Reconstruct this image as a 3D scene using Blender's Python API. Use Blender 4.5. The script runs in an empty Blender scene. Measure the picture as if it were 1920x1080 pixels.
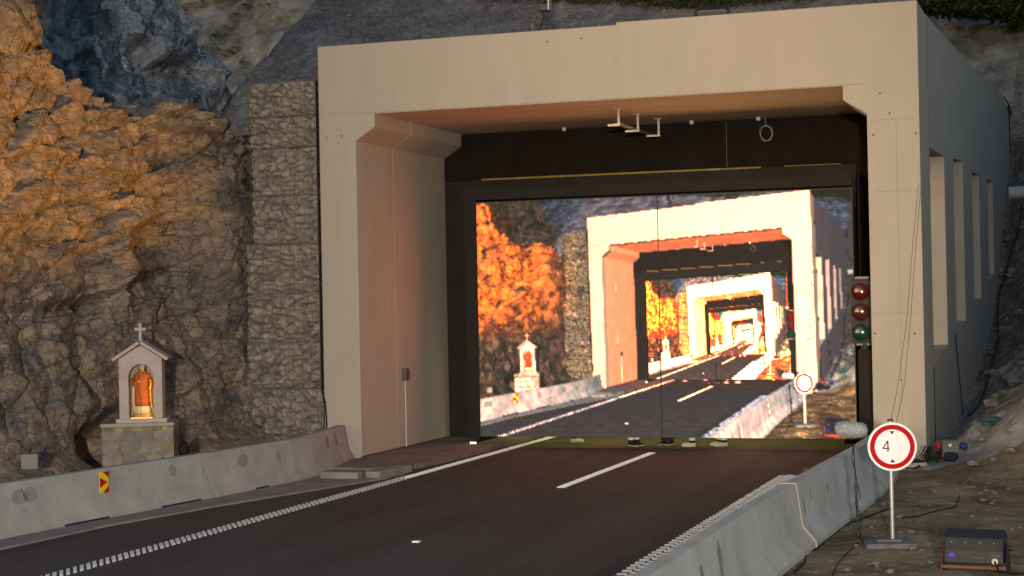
import bpy, bmesh, math, random
import numpy as np
from mathutils import Vector, Matrix, noise as mnoise
R_ = math.radians
scene = bpy.context.scene
COL = scene.collection
random.seed(7)

# ------------------------------------------------------------------ camera
F_PX, YAW, PITCH, ROLL = 3182.8, .3276, .0064, -.0203
CAM = np.array([0.0, 0.0, 3.2])
_fw = np.array([-math.sin(YAW)*math.cos(PITCH), math.cos(YAW)*math.cos(PITCH), math.sin(PITCH)])
_r = np.array([math.cos(YAW), math.sin(YAW), 0.0])
_u = np.cross(_r, _fw)
CR = math.cos(ROLL)*_r + math.sin(ROLL)*_u
CU = math.cos(ROLL)*_u - math.sin(ROLL)*_r
cd = bpy.data.cameras.new('camera')
cd.sensor_width = 36; cd.lens = F_PX*36/1920; cd.clip_end = 3000; cd.clip_start = .1
camo = bpy.data.objects.new('camera', cd); COL.objects.link(camo)
camo.matrix_world = Matrix(((CR[0], CU[0], -_fw[0], CAM[0]), (CR[1], CU[1], -_fw[1], CAM[1]), (CR[2], CU[2], -_fw[2], CAM[2]), (0, 0, 0, 1)))
scene.camera = camo

def ray(u, v): return (u-960)/F_PX*CR - (v-540)/F_PX*CU + _fw
def atz(u, v, z=0.0): d = ray(u, v); return CAM + d*((z-CAM[2])/d[2])
def aty(u, v, y): d = ray(u, v); return CAM + d*((y-CAM[1])/d[1])
def atx(u, v, x): d = ray(u, v); return CAM + d*((x-CAM[0])/d[0])

# ------------------------------------------------------------------ world, sun, key flood
SUN_EL, SUN_AZ = R_(9.0), R_(200)
w = bpy.data.worlds.new("World"); scene.world = w; w.use_nodes = True
nt = w.node_tree; bgn = nt.nodes['Background']
sky = nt.nodes.new('ShaderNodeTexSky'); sky.sky_type = 'NISHITA'; sky.sun_disc = False
sky.sun_elevation = SUN_EL; sky.sun_rotation = SUN_AZ; sky.ozone_density = 1.2; sky.dust_density = 1.2
nt.links.new(sky.outputs[0], bgn.inputs[0]); bgn.inputs[1].default_value = 0.15
sl = bpy.data.lights.new('dusk_sun', 'SUN'); sl.energy = .04; sl.angle = R_(12); sl.color = (1, .86, .74)
so = bpy.data.objects.new('dusk_sun', sl); COL.objects.link(so); so.rotation_euler = (R_(90)-SUN_EL-R_(4), 0, R_(180)-SUN_AZ)
KEY = np.array([3.2, -14.0, 4.0])
def aim(o, p, t):
    o.location = p; o.rotation_euler = (Vector(t)-Vector(p)).to_track_quat('-Z', 'Y').to_euler()
kl = bpy.data.lights.new('work_floodlight_beam', 'SPOT'); kl.energy = 37500; kl.color = (1.0, .88, .74)
kl.spot_size = R_(34); kl.spot_blend = .75; kl.shadow_soft_size = .22
ko = bpy.data.objects.new('work_floodlight_beam', kl); COL.objects.link(ko); aim(ko, KEY, (-12.5, 31, 3.2))
vs = scene.view_settings
vs.view_transform = 'Standard'; vs.look = 'None'; vs.gamma = 1; vs.exposure = 0.0
scene.cycles.use_denoising = True

# ------------------------------------------------------------------ numpy noise
def h2(ix, iy, s):
    n = (ix.astype(np.int64)*374761393 + iy.astype(np.int64)*668265263 + s*1274126177) & 0x7fffffff
    n = ((n ^ (n >> 13))*1274126177) & 0x7fffffff
    n = ((n ^ (n >> 15))*2246822519) & 0x7fffffff
    return ((n ^ (n >> 16)) & 0xffff)/65535.0
def vnoise(x, y, s=0):
    ix, iy = np.floor(x), np.floor(y); fx, fy = x-ix, y-iy
    fx = fx*fx*(3-2*fx); fy = fy*fy*(3-2*fy)
    a = h2(ix, iy, s); b = h2(ix+1, iy, s); c = h2(ix, iy+1, s); d = h2(ix+1, iy+1, s)
    return (a*(1-fx)+b*fx)*(1-fy)+(c*(1-fx)+d*fx)*fy - .5
def fbm(x, y, s=0, o=5):
    r = 0*x; a = 1.0
    for k in range(o):
        r = r + a*vnoise(x, y, s+k*17); x = x*2.03+11.3; y = y*2.03+4.7; a *= .5
    return r
def worley(x, y, s=0):
    """nearest cell random, nearest tilted facet, edge distance, and the same two values of the second nearest cell"""
    ix, iy = np.floor(x), np.floor(y); z = np.zeros(x.shape)
    d1 = z+9.; d2 = z+9.; hv = z.copy(); tl = z.copy(); hw = z.copy(); tw = z.copy()
    for i in (-1, 0, 1):
        for j in (-1, 0, 1):
            cx, cy = ix+i, iy+j
            px = cx+.1+.8*h2(cx, cy, s+1); py = cy+.1+.8*h2(cx, cy, s+2)
            d = np.hypot(x-px, y-py); h = h2(cx, cy, s+3)
            t = (x-px)*(h2(cx, cy, s+4)-.5)*2 + (y-py)*(h2(cx, cy, s+5)-.5)*2
            m = d < d1; m2 = (~m) & (d < d2)
            hw = np.where(m, hv, np.where(m2, h, hw)); tw = np.where(m, tl, np.where(m2, t, tw)); d2 = np.where(m, d1, np.where(m2, d, d2))
            hv = np.where(m, h, hv); tl = np.where(m, t, tl); d1 = np.where(m, d, d1)
    return hv, tl, d2-d1, hw, tw
def facet(w, a, b, width):
    """blocky relief: random offsets a and tilts b per cell, joined by a short ramp so steps stay clean"""
    h1 = a*(w[0]-.5)+b*w[1]; h2_ = a*(w[3]-.5)+b*w[4]; k = sstep(0, width, w[2])
    return (h1+h2_)*.5*(1-k)+h1*k
def sstep(a, b, x):
    t = np.clip((x-a)/(b-a), 0, 1); return t*t*(3-2*t)

# ------------------------------------------------------------------ materials
ALB = {}
def mat(name, c1, c2=None, scale=4, rough=.85, bump=0, bscale=40, bdist=.02, spec=.25, metal=0, stretch=(1, 1, 1), detail=8, contrast=(.35, .65),
        emit=None, estr=0, cells=None, speck=None, trans=0, kind='noise'):
    m = bpy.data.materials.new(name); m.use_nodes = True; n = m.node_tree.nodes; l = m.node_tree.links
    p = n['Principled BSDF']; p.inputs['Roughness'].default_value = rough; p.inputs['Metallic'].default_value = metal
    p.inputs['Specular IOR Level'].default_value = spec
    ALB[name] = (np.array(c1), np.array(c2 or c1), scale, emit, estr)
    col = None
    if c2 is None and cells is None:
        p.inputs['Base Color'].default_value = (*c1, 1)
    tc = n.new('ShaderNodeTexCoord'); mp = n.new('ShaderNodeMapping'); l.new(tc.outputs['Object'], mp.inputs[0]); mp.inputs['Scale'].default_value = stretch
    if c2 is not None:
        t = n.new('ShaderNodeTexNoise'); t.inputs['Scale'].default_value = scale; t.inputs['Detail'].default_value = detail; t.inputs['Roughness'].default_value = .62
        l.new(mp.outputs[0], t.inputs['Vector'])
        r = n.new('ShaderNodeValToRGB'); r.color_ramp.elements[0].position = contrast[0]; r.color_ramp.elements[1].position = contrast[1]
        r.color_ramp.elements[0].color = (*c1, 1); r.color_ramp.elements[1].color = (*c2, 1)
        l.new(t.outputs['Fac'], r.inputs[0]); col = r.outputs[0]
    if cells:                       # stones: random brightness per voronoi cell + dark gaps
        cs, amt, gap = cells
        v = n.new('ShaderNodeTexVoronoi'); v.inputs['Scale'].default_value = cs; l.new(mp.outputs[0], v.inputs['Vector'])
        bw = n.new('ShaderNodeRGBToBW'); l.new(v.outputs['Color'], bw.inputs[0])
        mr = n.new('ShaderNodeMapRange'); mr.inputs[3].default_value = 1-amt; mr.inputs[4].default_value = 1+amt; l.new(bw.outputs[0], mr.inputs[0])
        mx = n.new('ShaderNodeMix'); mx.data_type = 'RGBA'; mx.blend_type = 'MULTIPLY'; mx.inputs[0].default_value = 1
        if col: l.new(col, mx.inputs[6])
        else: mx.inputs[6].default_value = (*c1, 1)
        l.new(mr.outputs[0], mx.inputs[7]); col = mx.outputs[2]
    if speck:                       # scattered pale/dark specks
        ss, sc, th = speck
        v = n.new('ShaderNodeTexVoronoi'); v.inputs['Scale'].default_value = ss; l.new(mp.outputs[0], v.inputs['Vector'])
        bw = n.new('ShaderNodeRGBToBW'); l.new(v.outputs['Color'], bw.inputs[0])
        mr = n.new('ShaderNodeMapRange'); mr.inputs[1].default_value = th; mr.inputs[2].default_value = th+.04; l.new(bw.outputs[0], mr.inputs[0])
        mx = n.new('ShaderNodeMix'); mx.data_type = 'RGBA'; l.new(mr.outputs[0], mx.inputs[0])
        if col: l.new(col, mx.inputs[6])
        else: mx.inputs[6].default_value = (*c1, 1)
        mx.inputs[7].default_value = (*sc, 1); col = mx.outputs[2]
    if col: l.new(col, p.inputs['Base Color'])
    if bump:
        t2 = n.new('ShaderNodeTexNoise'); t2.inputs['Scale'].default_value = bscale; t2.inputs['Detail'].default_value = 7; t2.inputs['Roughness'].default_value = .65
        l.new(mp.outputs[0], t2.inputs['Vector'])
        b = n.new('ShaderNodeBump'); b.inputs['Strength'].default_value = bump; b.inputs['Distance'].default_value = bdist
        l.new(t2.outputs['Fac'], b.inputs['Height']); l.new(b.outputs[0], p.inputs['Normal'])
    if emit:
        p.inputs['Emission Color'].default_value = (*emit, 1); p.inputs['Emission Strength'].default_value = estr
    if trans: p.inputs['Transmission Weight'].default_value = trans
    return m

M = {}
M['cream'] = mat('cream_concrete', (.475, .408, .335), (.53, .457, .378), 1.5, .8, .3, 90, .005, contrast=(.28, .72), stretch=(1.6, 1.6, .4), detail=11)
M['cream_dark'] = mat('joint_concrete', (.34, .28, .22), (.40, .34, .27), 6, .9)
M['wallgrey'] = mat('side_wall_concrete', (.43, .385, .33), (.50, .45, .39), .8, .85, .2, 90, .004, contrast=(.3, .7))
M['soffit'] = mat('orange_lit_soffit', (.56, .43, .30), (.76, .62, .47), 1.6, .7, .15, 20, .01, stretch=(.35, 3.2, 1), contrast=(.3, .7))  # formwork streaks, with orange light spill put into the colour
M['asphalt'] = mat('asphalt', (.080, .063, .058), (.118, .096, .090), 1.3, .9, .7, 140, .008, spec=.12, contrast=(.3, .7), detail=12, stretch=(1, .14, 1), speck=(70, (.17, .15, .14), .93))
M['white_paint'] = mat('road_paint', (.86, .845, .83), (.93, .92, .90), 9, .6, .4, 220, .01, spec=.3)
M['tar'] = mat('joint_sealant', (.10, .09, .085), (.15, .13, .12), 6, .8)
M['barrier'] = mat('barrier_concrete', (.32, .305, .285), (.47, .445, .415), 1.7, .85, .3, 60, .006, contrast=(.32, .68))
M['barrier_r'] = mat('barrier_concrete_cool', (.44, .41, .37), (.62, .585, .54), 1.5, .85, .3, 60, .006, contrast=(.32, .68))
M['stain'] = mat('barrier_stain', (.22, .212, .20), (.33, .315, .295), 14, .9)
M['gutter'] = mat('gutter_concrete', (.21, .195, .18), (.31, .29, .265), 2.5, .9, .5, 50, .008)
M['pavement'] = mat('pavement_concrete', (.17, .145, .13), (.24, .21, .185), 1.2, .85, .3, 70, .006)
M['dirt'] = mat('dirt_gravel', (.14, .100, .054), (.36, .275, .165), 1.1, .95, 1, 26, .022, speck=(24, (.40, .34, .24), .84), contrast=(.35, .66), detail=12)
M['rubble'] = mat('embankment_rubble', (.13, .108, .088), (.25, .215, .18), 2.2, .95, 1, 22, .06, cells=(5.5, .35, 0), speck=(9, (.36, .33, .29), .8))
M['mound'] = mat('pale_rock', (.21, .19, .165), (.40, .37, .33), 1.5, .9, .8, 14, .05, cells=(3, .2, 0))
M['gravel'] = mat('backfill_gravel', (.15, .143, .15), (.27, .255, .265), 1.1, .95, 1, 45, .05, cells=(14, .4, 0), speck=(18, (.33, .33, .35), .82))
M['hill'] = mat('far_hill_rock', (.12, .13, .145), (.31, .33, .355), .55, .95, 1, 5, .25, cells=(1.6, .3, 0))
M['black_cloth'] = mat('black_molton', (.016, .012, .010), (.022, .017, .015), 2, .95, spec=.05)
M['black_board'] = mat('black_board', (.022, .019, .018), (.030, .026, .024), 1.5, .7, spec=.15)
M['tape'] = mat('yellow_edge_tape', (.34, .25, .04), (.22, .16, .03), 8, .6)
M['greytape'] = mat('grey_edge_tape', (.3, .3, .29), None)
M['metal'] = mat('galvanised_steel', (.48, .47, .45), (.60, .58, .55), 20, .45, spec=.5, metal=.6)
M['whitebox'] = mat('white_plastic', (.62, .60, .56), None, rough=.5)
M['blackmetal'] = mat('black_metal', (.018, .018, .019), (.03, .03, .031), 8, .5, spec=.4)
M['blackplastic'] = mat('black_plastic', (.016, .016, .018), (.026, .026, .028), 8, .42, spec=.45)
M['greyplastic'] = mat('grey_plastic', (.10, .10, .10), (.14, .14, .135), 5, .5)
M['cable'] = mat('black_cable', (.012, .012, .013), None, rough=.6)
M['cablegrey'] = mat('grey_cable', (.30, .28, .27), None, rough=.6)
M['wirethin'] = mat('thin_wire', (.20, .17, .145), None, rough=.6)
M['red'] = mat('sign_red', (.50, .006, .014), None, rough=.6, spec=.08)
M['signwhite'] = mat('sign_white', (.88, .88, .90), None, rough=.35, spec=.5)
M['signblack'] = mat('sign_black', (.02, .018, .05), None, rough=.5)
M['plate'] = mat('concrete_foot', (.14, .14, .135), (.21, .21, .2), 8, .9, .4, 50, .006)
M['fur'] = mat('grey_fur', (.27, .29, .30), (.42, .44, .46), 22, 1, .8, 90, .01, spec=.05)
M['lens_red'] = mat('red_lens', (.11, .004, .006), (.07, .003, .004), 60, .12, spec=.8)
M['lens_amber'] = mat('amber_lens', (.09, .014, .008), (.06, .008, .006), 60, .12, spec=.8)
M['lens_green'] = mat('green_lens', (.004, .055, .045), (.003, .035, .03), 60, .12, spec=.8)
M['clearplastic'] = mat('pale_lamp_surround', (.03, .032, .031), (.055, .055, .055), 12, .5, spec=.2)
M['blue_led'] = mat('blue_display', (.01, .01, .2), None, emit=(.03, .03, 1.0), estr=3.0)
M['white_led'] = mat('white_lamp', (.8, .8, .8), None, emit=(1, .97, .92), estr=6.0)
M['orange_glass'] = mat('orange_lit_lens', (.5, .2, .05), None, emit=(1, .42, .08), estr=2.5)
M['orange_sheen'] = mat('orange_sheen_frame', (.12, .045, .03), (.22, .09, .05), 20, .4, spec=.5, metal=.4)  # orange reflection of the lamp painted into the frame colour
M['stone_pink'] = mat('shrine_stone', (.46, .37, .33), (.54, .45, .40), 3, .7, .15, 80, .004)
M['stone_niche'] = mat('shrine_niche', (.34, .28, .25), (.40, .33, .29), 3, .8)
M['stone_trim'] = mat('plinth_cap', (.36, .31, .28), (.43, .37, .33), 3, .8)
M['robe'] = mat('red_robe', (.46, .115, .02), (.36, .075, .015), 10, .55)
M['gown'] = mat('cream_gown', (.66, .56, .38), None, rough=.6)
M['gold'] = mat('gold_paint', (.62, .38, .07), (.50, .29, .05), 20, .4, metal=.3)
M['skin'] = mat('skin', (.58, .38, .26), None, rough=.55)
M['hair'] = mat('brown_hair', (.06, .035, .02), None, rough=.7)
M['crown'] = mat('weathered_crown', (.12, .085, .05), None, rough=.6)
M['trousers'] = mat('dark_trousers', (.016, .017, .028), (.025, .026, .04), 20, .9)
M['jacket'] = mat('dark_jacket', (.04, .045, .06), None, rough=.9)
M['band'] = mat('reflective_band', (.85, .86, .92), None, rough=.4)
M['shoewhite'] = mat('pale_shoe', (.66, .64, .58), (.52, .50, .45), 30, .7)
M['shoeblack'] = mat('black_shoe', (.02, .02, .022), None, rough=.6)
M['sole'] = mat('shoe_sole', (.42, .40, .32), None, rough=.7)
M['yellow'] = mat('marker_yellow', (.85, .62, .01), None, rough=.4, spec=.5)
M['teal'] = mat('teal_cloth', (.03, .085, .075), (.05, .13, .115), 9, .8)
M['redplastic'] = mat('red_plug', (.26, .03, .022), None, rough=.5)
M['blueplastic'] = mat('blue_plug', (.025, .045, .16), None, rough=.5)
M['darkred'] = mat('dark_red_plug', (.10, .02, .035), (.07, .03, .07), 9, .5)
M['pipe'] = mat('pale_pipe', (.50, .55, .58), None, rough=.4, spec=.5)
M['leaf'] = mat('scrub_leaf', (.022, .030, .013), (.06, .065, .03), 1.3, .9, contrast=(.3, .7))
M['twig'] = mat('twig', (.05, .04, .03), None)
M['tunnel_dark'] = mat('tunnel_lining', (.20, .18, .16), (.25, .23, .2), 2, .9)
M['bagblack'] = mat('black_bag', (.012, .012, .013), None, rough=.7)
M['greybox'] = mat('grey_box', (.19, .18, .165), (.25, .24, .22), 5, .8)

def rock_mat():
    """limestone: grey and ochre patches, blue-grey higher up, fine fractures"""
    m = bpy.data.materials.new('fractured_rock'); m.use_nodes = True; n = m.node_tree.nodes; l = m.node_tree.links
    p = n['Principled BSDF']; p.inputs['Roughness'].default_value = .92; p.inputs['Specular IOR Level'].default_value = .15
    tc = n.new('ShaderNodeTexCoord')
    def noise(sc, det=8, rough=.65, st=(1, 1, 1)):
        mp = n.new('ShaderNodeMapping'); mp.inputs['Scale'].default_value = st; mp.inputs['Rotation'].default_value = (R_(-10), 0, 0); l.new(tc.outputs['Object'], mp.inputs[0])
        t = n.new('ShaderNodeTexNoise'); t.inputs['Scale'].default_value = sc; t.inputs['Detail'].default_value = det; t.inputs['Roughness'].default_value = rough
        l.new(mp.outputs[0], t.inputs['Vector']); return t.outputs['Fac']
    def ramp(f, stops):
        r = n.new('ShaderNodeValToRGB'); e = r.color_ramp.elements
        while len(e) < len(stops): e.new(.5)
        for k, (pos, c) in enumerate(stops): e[k].position = pos; e[k].color = (*c, 1)
        l.new(f, r.inputs[0]); return r.outputs[0]
    def mix(fac, a, b, bt='MIX'):
        x = n.new('ShaderNodeMix'); x.data_type = 'RGBA'; x.blend_type = bt
        if hasattr(fac, 'links'): l.new(fac, x.inputs[0])
        else: x.inputs[0].default_value = fac
        for s, i in ((a, 6), (b, 7)):
            if hasattr(s, 'links'): l.new(s, x.inputs[i])
            else: x.inputs[i].default_value = (*s, 1)
        return x.outputs[2]
    low = ramp(noise(1.1, 10, .68, st=(1, .45, 1.7)), [(.30, (.075, .07, .068)), (.42, (.17, .155, .14)), (.50, (.24, .185, .14)), (.58, (.33, .255, .178)), (.66, (.19, .172, .158)), (.74, (.43, .375, .315))])
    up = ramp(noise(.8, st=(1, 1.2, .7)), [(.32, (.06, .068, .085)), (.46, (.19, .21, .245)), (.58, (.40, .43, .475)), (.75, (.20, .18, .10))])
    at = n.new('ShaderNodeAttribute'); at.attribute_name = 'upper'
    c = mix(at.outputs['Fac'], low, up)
    fine = ramp(noise(7, 12, .8, st=(1, .6, 1.3)), [(.34, (.38, .37, .37)), (.48, (1, 1, 1)), (.66, (1.4, 1.37, 1.32))])
    c = mix(.85, c, fine, 'MULTIPLY')
    v = n.new('ShaderNodeTexVoronoi'); v.feature = 'DISTANCE_TO_EDGE'; v.inputs['Scale'].default_value = 2.6
    mp = n.new('ShaderNodeMapping'); mp.inputs['Scale'].default_value = (1, .7, 1.5); l.new(tc.outputs['Object'], mp.inputs[0])
    dn = n.new('ShaderNodeTexNoise'); dn.inputs['Scale'].default_value = 3; l.new(mp.outputs[0], dn.inputs['Vector'])
    va = n.new('ShaderNodeVectorMath'); va.operation = 'MULTIPLY_ADD'; va.inputs[1].default_value = (.5, .5, .5); l.new(dn.outputs['Color'], va.inputs[0]); l.new(mp.outputs[0], va.inputs[2])
    l.new(va.outputs[0], v.inputs['Vector'])
    cr = ramp(v.outputs['Distance'], [(0, (.30, .29, .28)), (.028, (1, 1, 1))])
    v2 = n.new('ShaderNodeTexVoronoi'); v2.feature = 'DISTANCE_TO_EDGE'; v2.inputs['Scale'].default_value = 6.5; l.new(va.outputs[0], v2.inputs['Vector'])
    cr2 = ramp(v2.outputs['Distance'], [(0, (.5, .49, .48)), (.04, (1, 1, 1))])
    c = mix(.75, c, cr, 'MULTIPLY'); c = mix(.5, c, cr2, 'MULTIPLY')
    l.new(c, p.inputs['Base Color'])
    b = n.new('ShaderNodeBump'); b.inputs['Strength'].default_value = 1; b.inputs['Distance'].default_value = .028; l.new(noise(6, 12, .7), b.inputs['Height'])
    b2 = n.new('ShaderNodeBump'); b2.inputs['Strength'].default_value = .6; b2.inputs['Distance'].default_value = .04; l.new(cr, b2.inputs['Height']); l.new(b.outputs[0], b2.inputs['Normal'])
    l.new(b2.outputs[0], p.inputs['Normal'])
    ALB['fractured_rock'] = (np.array((.11, .095, .08)), np.array((.30, .25, .19)), 1.2, None, 0)
    return m
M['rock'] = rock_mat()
M['stonework'] = mat('plinth_stonework', (.16, .135, .105), (.34, .265, .17), 3.5, .85, .5, 40, .01, cells=(4.2, .5, 0), contrast=(.4, .6))
M['gabstone'] = mat('gabion_stone', (.20, .17, .14), (.44, .375, .295), 4.0, .9, .7, 22, .02)
M['gabback'] = mat('gabion_core', (.07, .058, .045), (.12, .10, .08), 4, .95)
M['wiremesh'] = mat('gabion_wire', (.16, .15, .14), None, rough=.5)

# ------------------------------------------------------------------ mesh helpers
class MB:
    def __init__(s): s.v = []; s.f = []
    def add(s, vs_, fs):
        o = len(s.v); s.v += [tuple(map(float, p)) for p in vs_]; s.f += [tuple(i+o for i in f) for f in fs]; return s
    def box(s, c, d, rot=None):
        hx, hy, hz = d[0]/2, d[1]/2, d[2]/2
        pts = [Vector((x*hx, y*hy, z*hz)) for x in (-1, 1) for y in (-1, 1) for z in (-1, 1)]
        if rot is not None: pts = [rot @ p for p in pts]
        c = Vector(c); pts = [p+c for p in pts]
        return s.add(pts, [(0, 1, 3, 2), (4, 6, 7, 5), (0, 4, 5, 1), (2, 3, 7, 6), (0, 2, 6, 4), (1, 5, 7, 3)])
    def bx(s, x0, x1, y0, y1, z0, z1): return s.box(((x0+x1)/2, (y0+y1)/2, (z0+z1)/2), (x1-x0, y1-y0, z1-z0))
    def prism(s, prof, a, b):      # prof: list of 2D; a,b functions 2D->3D
        n = len(prof); p0 = [a(*q) for q in prof]; p1 = [b(*q) for q in prof]
        return s.add(p0+p1, [tuple(range(n))[::-1], tuple(range(n, 2*n))] + [(i, (i+1) % n, n+(i+1) % n, n+i) for i in range(n)])
    def tube(s, pts, r, n=8, cap=True, rs=None):
        pts = [Vector(p) for p in pts]; rings = []
        ref = Vector((0, 0, 1))
        for i, p in enumerate(pts):
            t = (pts[min(i+1, len(pts)-1)]-pts[max(i-1, 0)]).normalized()
            up = ref if abs(t.dot(ref)) < .95 else Vector((1, 0, 0))
            x = t.cross(up).normalized(); y = x.cross(t)
            rr = rs[i] if rs else r
            rings.append([p+(x*math.cos(2*math.pi*k/n)+y*math.sin(2*math.pi*k/n))*rr for k in range(n)])
        fs = []
        for i in range(len(rings)-1):
            for k in range(n): fs.append((i*n+k, i*n+(k+1) % n, (i+1)*n+(k+1) % n, (i+1)*n+k))
        if cap: fs += [tuple(range(n))[::-1], tuple((len(rings)-1)*n+k for k in range(n))]
        return s.add([p for r_ in rings for p in r_], fs)
    def loft(s, secs, n=20, cap=True):   # secs: (cx,cy,z,rx,ry)
        vs2 = []
        for cx, cy, z, rx, ry in secs:
            vs2 += [(cx+rx*math.cos(2*math.pi*k/n), cy+ry*math.sin(2*math.pi*k/n), z) for k in range(n)]
        m = len(secs); fs = [(i*n+k, i*n+(k+1) % n, (i+1)*n+(k+1) % n, (i+1)*n+k) for i in range(m-1) for k in range(n)]
        if cap: fs += [tuple(range(n))[::-1], tuple((m-1)*n+k for k in range(n))]
        return s.add(vs2, fs)
    def ball(s, c, r, sub=2, jit=0, seed=0):
        bm = bmesh.new(); bmesh.ops.create_icosphere(bm, subdivisions=sub, radius=1)
        rnd = random.Random(seed); off = Vector((rnd.random()*9, rnd.random()*9, rnd.random()*9))
        rr = r if hasattr(r, '__len__') else (r, r, r); vs2 = []
        for v in bm.verts:
            k = 1+jit*mnoise.noise(v.co*1.6+off)
            vs2.append((c[0]+v.co.x*rr[0]*k, c[1]+v.co.y*rr[1]*k, c[2]+v.co.z*rr[2]*k))
        fs = [tuple(v.index for v in f.verts) for f in bm.faces]; bm.free(); return s.add(vs2, fs)
    def xf(s, mtx):
        s.v = [tuple(mtx @ Vector(p)) for p in s.v]; return s
    def build(s, name, m, parent=None, smooth=False, bevel=0, seg=2):
        me = bpy.data.meshes.new(name); me.from_pydata(s.v, [], s.f); me.update()
        bm = bmesh.new(); bm.from_mesh(me)
        bmesh.ops.recalc_face_normals(bm, faces=bm.faces)
        if bevel:
            es = [e for e in bm.edges if len(e.link_faces) == 2 and e.calc_face_angle(0) > .5]
            bmesh.ops.bevel(bm, geom=es, offset=bevel, segments=seg, affect='EDGES', profile=.6, clamp_overlap=True)
        bm.to_mesh(me); bm.free()
        if smooth:
            me.shade_smooth()
            if smooth == 'auto': me.set_sharp_from_angle(angle=R_(40))
        me.materials.append(m)
        o = bpy.data.objects.new(name, me); COL.objects.link(o)
        if parent: o.parent = parent
        return o
def tag(o, label=None, cat=None, group=None, kind=None):
    if label: o['label'] = label
    if cat: o['category'] = cat
    if group: o['group'] = group
    if kind: o['kind'] = kind
    return o
def empty(name, loc, label, cat, group=None, rz=0):
    o = bpy.data.objects.new(name, None); COL.objects.link(o); o.location = loc; o.rotation_euler = (0, 0, rz); o.empty_display_size = .2
    return tag(o, label, cat, group)
def struct(o, label, cat): return tag(o, label, cat, None, 'structure')
def grid_mesh(name, P, m, smooth=True):
    """P: (a,b,3) array of points"""
    a, b = P.shape[:2]; me = bpy.data.meshes.new(name)
    idx = np.arange(a*b).reshape(a, b)
    q = np.stack([idx[:-1, :-1], idx[1:, :-1], idx[1:, 1:], idx[:-1, 1:]], -1).reshape(-1, 4)
    me.vertices.add(a*b); me.vertices.foreach_set('co', P.reshape(-1).astype(np.float32))
    me.loops.add(q.size); me.loops.foreach_set('vertex_index', q.reshape(-1).astype(np.int32))
    me.polygons.add(len(q)); me.polygons.foreach_set('loop_start', np.arange(0, q.size, 4, dtype=np.int32)); me.polygons.foreach_set('loop_total', np.full(len(q), 4, dtype=np.int32))
    me.update(calc_edges=True); me.validate()
    if smooth: me.shade_smooth()
    me.materials.append(m)
    o = bpy.data.objects.new(name, me); COL.objects.link(o); return o
def interp(x, xs, ys): return np.interp(x, xs, ys)

# ------------------------------------------------------------------ dimensions of the place (metres)
YP = 31.27                                   # portal front plane
XOL, XIL, XHL = -14.683, -13.881, -13.46     # left pillar outer / inner / corbel
XOR, XIR, XHR = -2.824, -3.755, -4.179
ZT, ZL, ZH1, ZH2 = 8.41, 6.98, 6.70, 6.425
YDR = 36.16                                  # black drape wall
YSC = 34.75                                  # video screen
DEEP = 78.0

# ------------------------------------------------------------------ ground, road, markings
g = grid_mesh('ground', np.stack(np.meshgrid(np.linspace(-400, 400, 9), np.linspace(-300, 500, 9), indexing='ij')+[np.full((9, 9), -.12)], -1), M['dirt'], False)
struct(g, 'brown dirt ground around the road and tunnel', 'ground')
road = MB().bx(-14.2, -3.4, -20, 120, -.4, 0).build('road', M['asphalt'])
struct(road, 'dark asphalt road running into the tunnel mouth', 'road')
def profiled(x0, x1, y0, y1, pitch=.06, h=.022):   # thermoplastic marking: fine transverse ridges that catch low light
    mb = MB(); n = int((y1-y0)/pitch); vs2 = []; jr = random.Random(8)
    for k in range(n+1):
        y = y0+k*pitch; hh = h*jr.uniform(.75, 1.1)
        vs2 += [(x0, y, .003), (x1, y, .003), (x0, y+pitch*.36, hh), (x1, y+pitch*.36, hh)]
    return mb.add(vs2, [q for k in range(n) for q in ((4*k, 4*k+1, 4*k+3, 4*k+2), (4*k+2, 4*k+3, 4*k+5, 4*k+4))])
def sheet(x0, x1, y0, y1, z=.004): return MB().add([(x0, y0, z), (x1, y0, z), (x1, y1, z), (x0, y1, z)], [(0, 1, 2, 3)])
YR = 28.2
profiled(-11.84, -11.66, YR, 45).build('edge_line', M['white_paint'], road)
c0, c1 = atz(1045, 915), atz(1228, 850)
profiled(-8.56, -8.41, c0[1], c1[1]).build('centre_dash', M['white_paint'], road)
profiled(-8.56, -8.41, c1[1]+6, c1[1]+10).build('centre_dash', M['white_paint'], road)
sheet(-8.50, -8.475, -10, c0[1]-.05).build('centre_joint', M['tar'], road)
mb = MB()
rr = random.Random(3)
y = 12.0
while y < YR:                                # profiled (rumble) edge line, left: one raised bar after another
    x0_, x1_, dy, th = -11.855+rr.uniform(-.006, .006), -11.655+rr.uniform(-.006, .006), .30, .085+rr.uniform(-.008, .008)
    mb.prism([(x1_, y), (x1_, y+th), (x0_, y+dy+th), (x0_, y+dy)], lambda a, c: (a, c, .0005), lambda a, c: (a, c, .026)); y += .145
mb.build('rumble_line', M['white_paint'], road)
mb = MB(); y = 9.0
while y < 29.6:                                # right: wide profiled line of short slanting bars
    for k in range(3):
        xq, yq = -5.16+k*.118+rr.uniform(-.006, .006), y+(.105 if k == 1 else 0)+rr.uniform(-.008, .008); hq_ = .019*rr.uniform(.85, 1.1)
        mb.prism([(0, .001), (.019, hq_), (.075, hq_*.8), (.09, .001)], lambda a, c: (xq-.056, yq+a, c), lambda a, c: (xq+.056, yq+.03+a, c))
    y += .21
mb.build('rumble_line', M['white_paint'], road)
def stud(u, v):
    p = atz(u, v); r = empty('road_stud', (p[0], p[1], 0), 'small white reflective road stud on the dark centre joint', 'road stud')
    MB().box((0, 0, .012), (.10, .09, .022)).build('stud_body', M['white_paint'], r, bevel=.006)
    MB().box((0, -.048, .013), (.07, .006, .012)).build('reflector', M['signwhite'], r)
stud(781, 1017)

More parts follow.
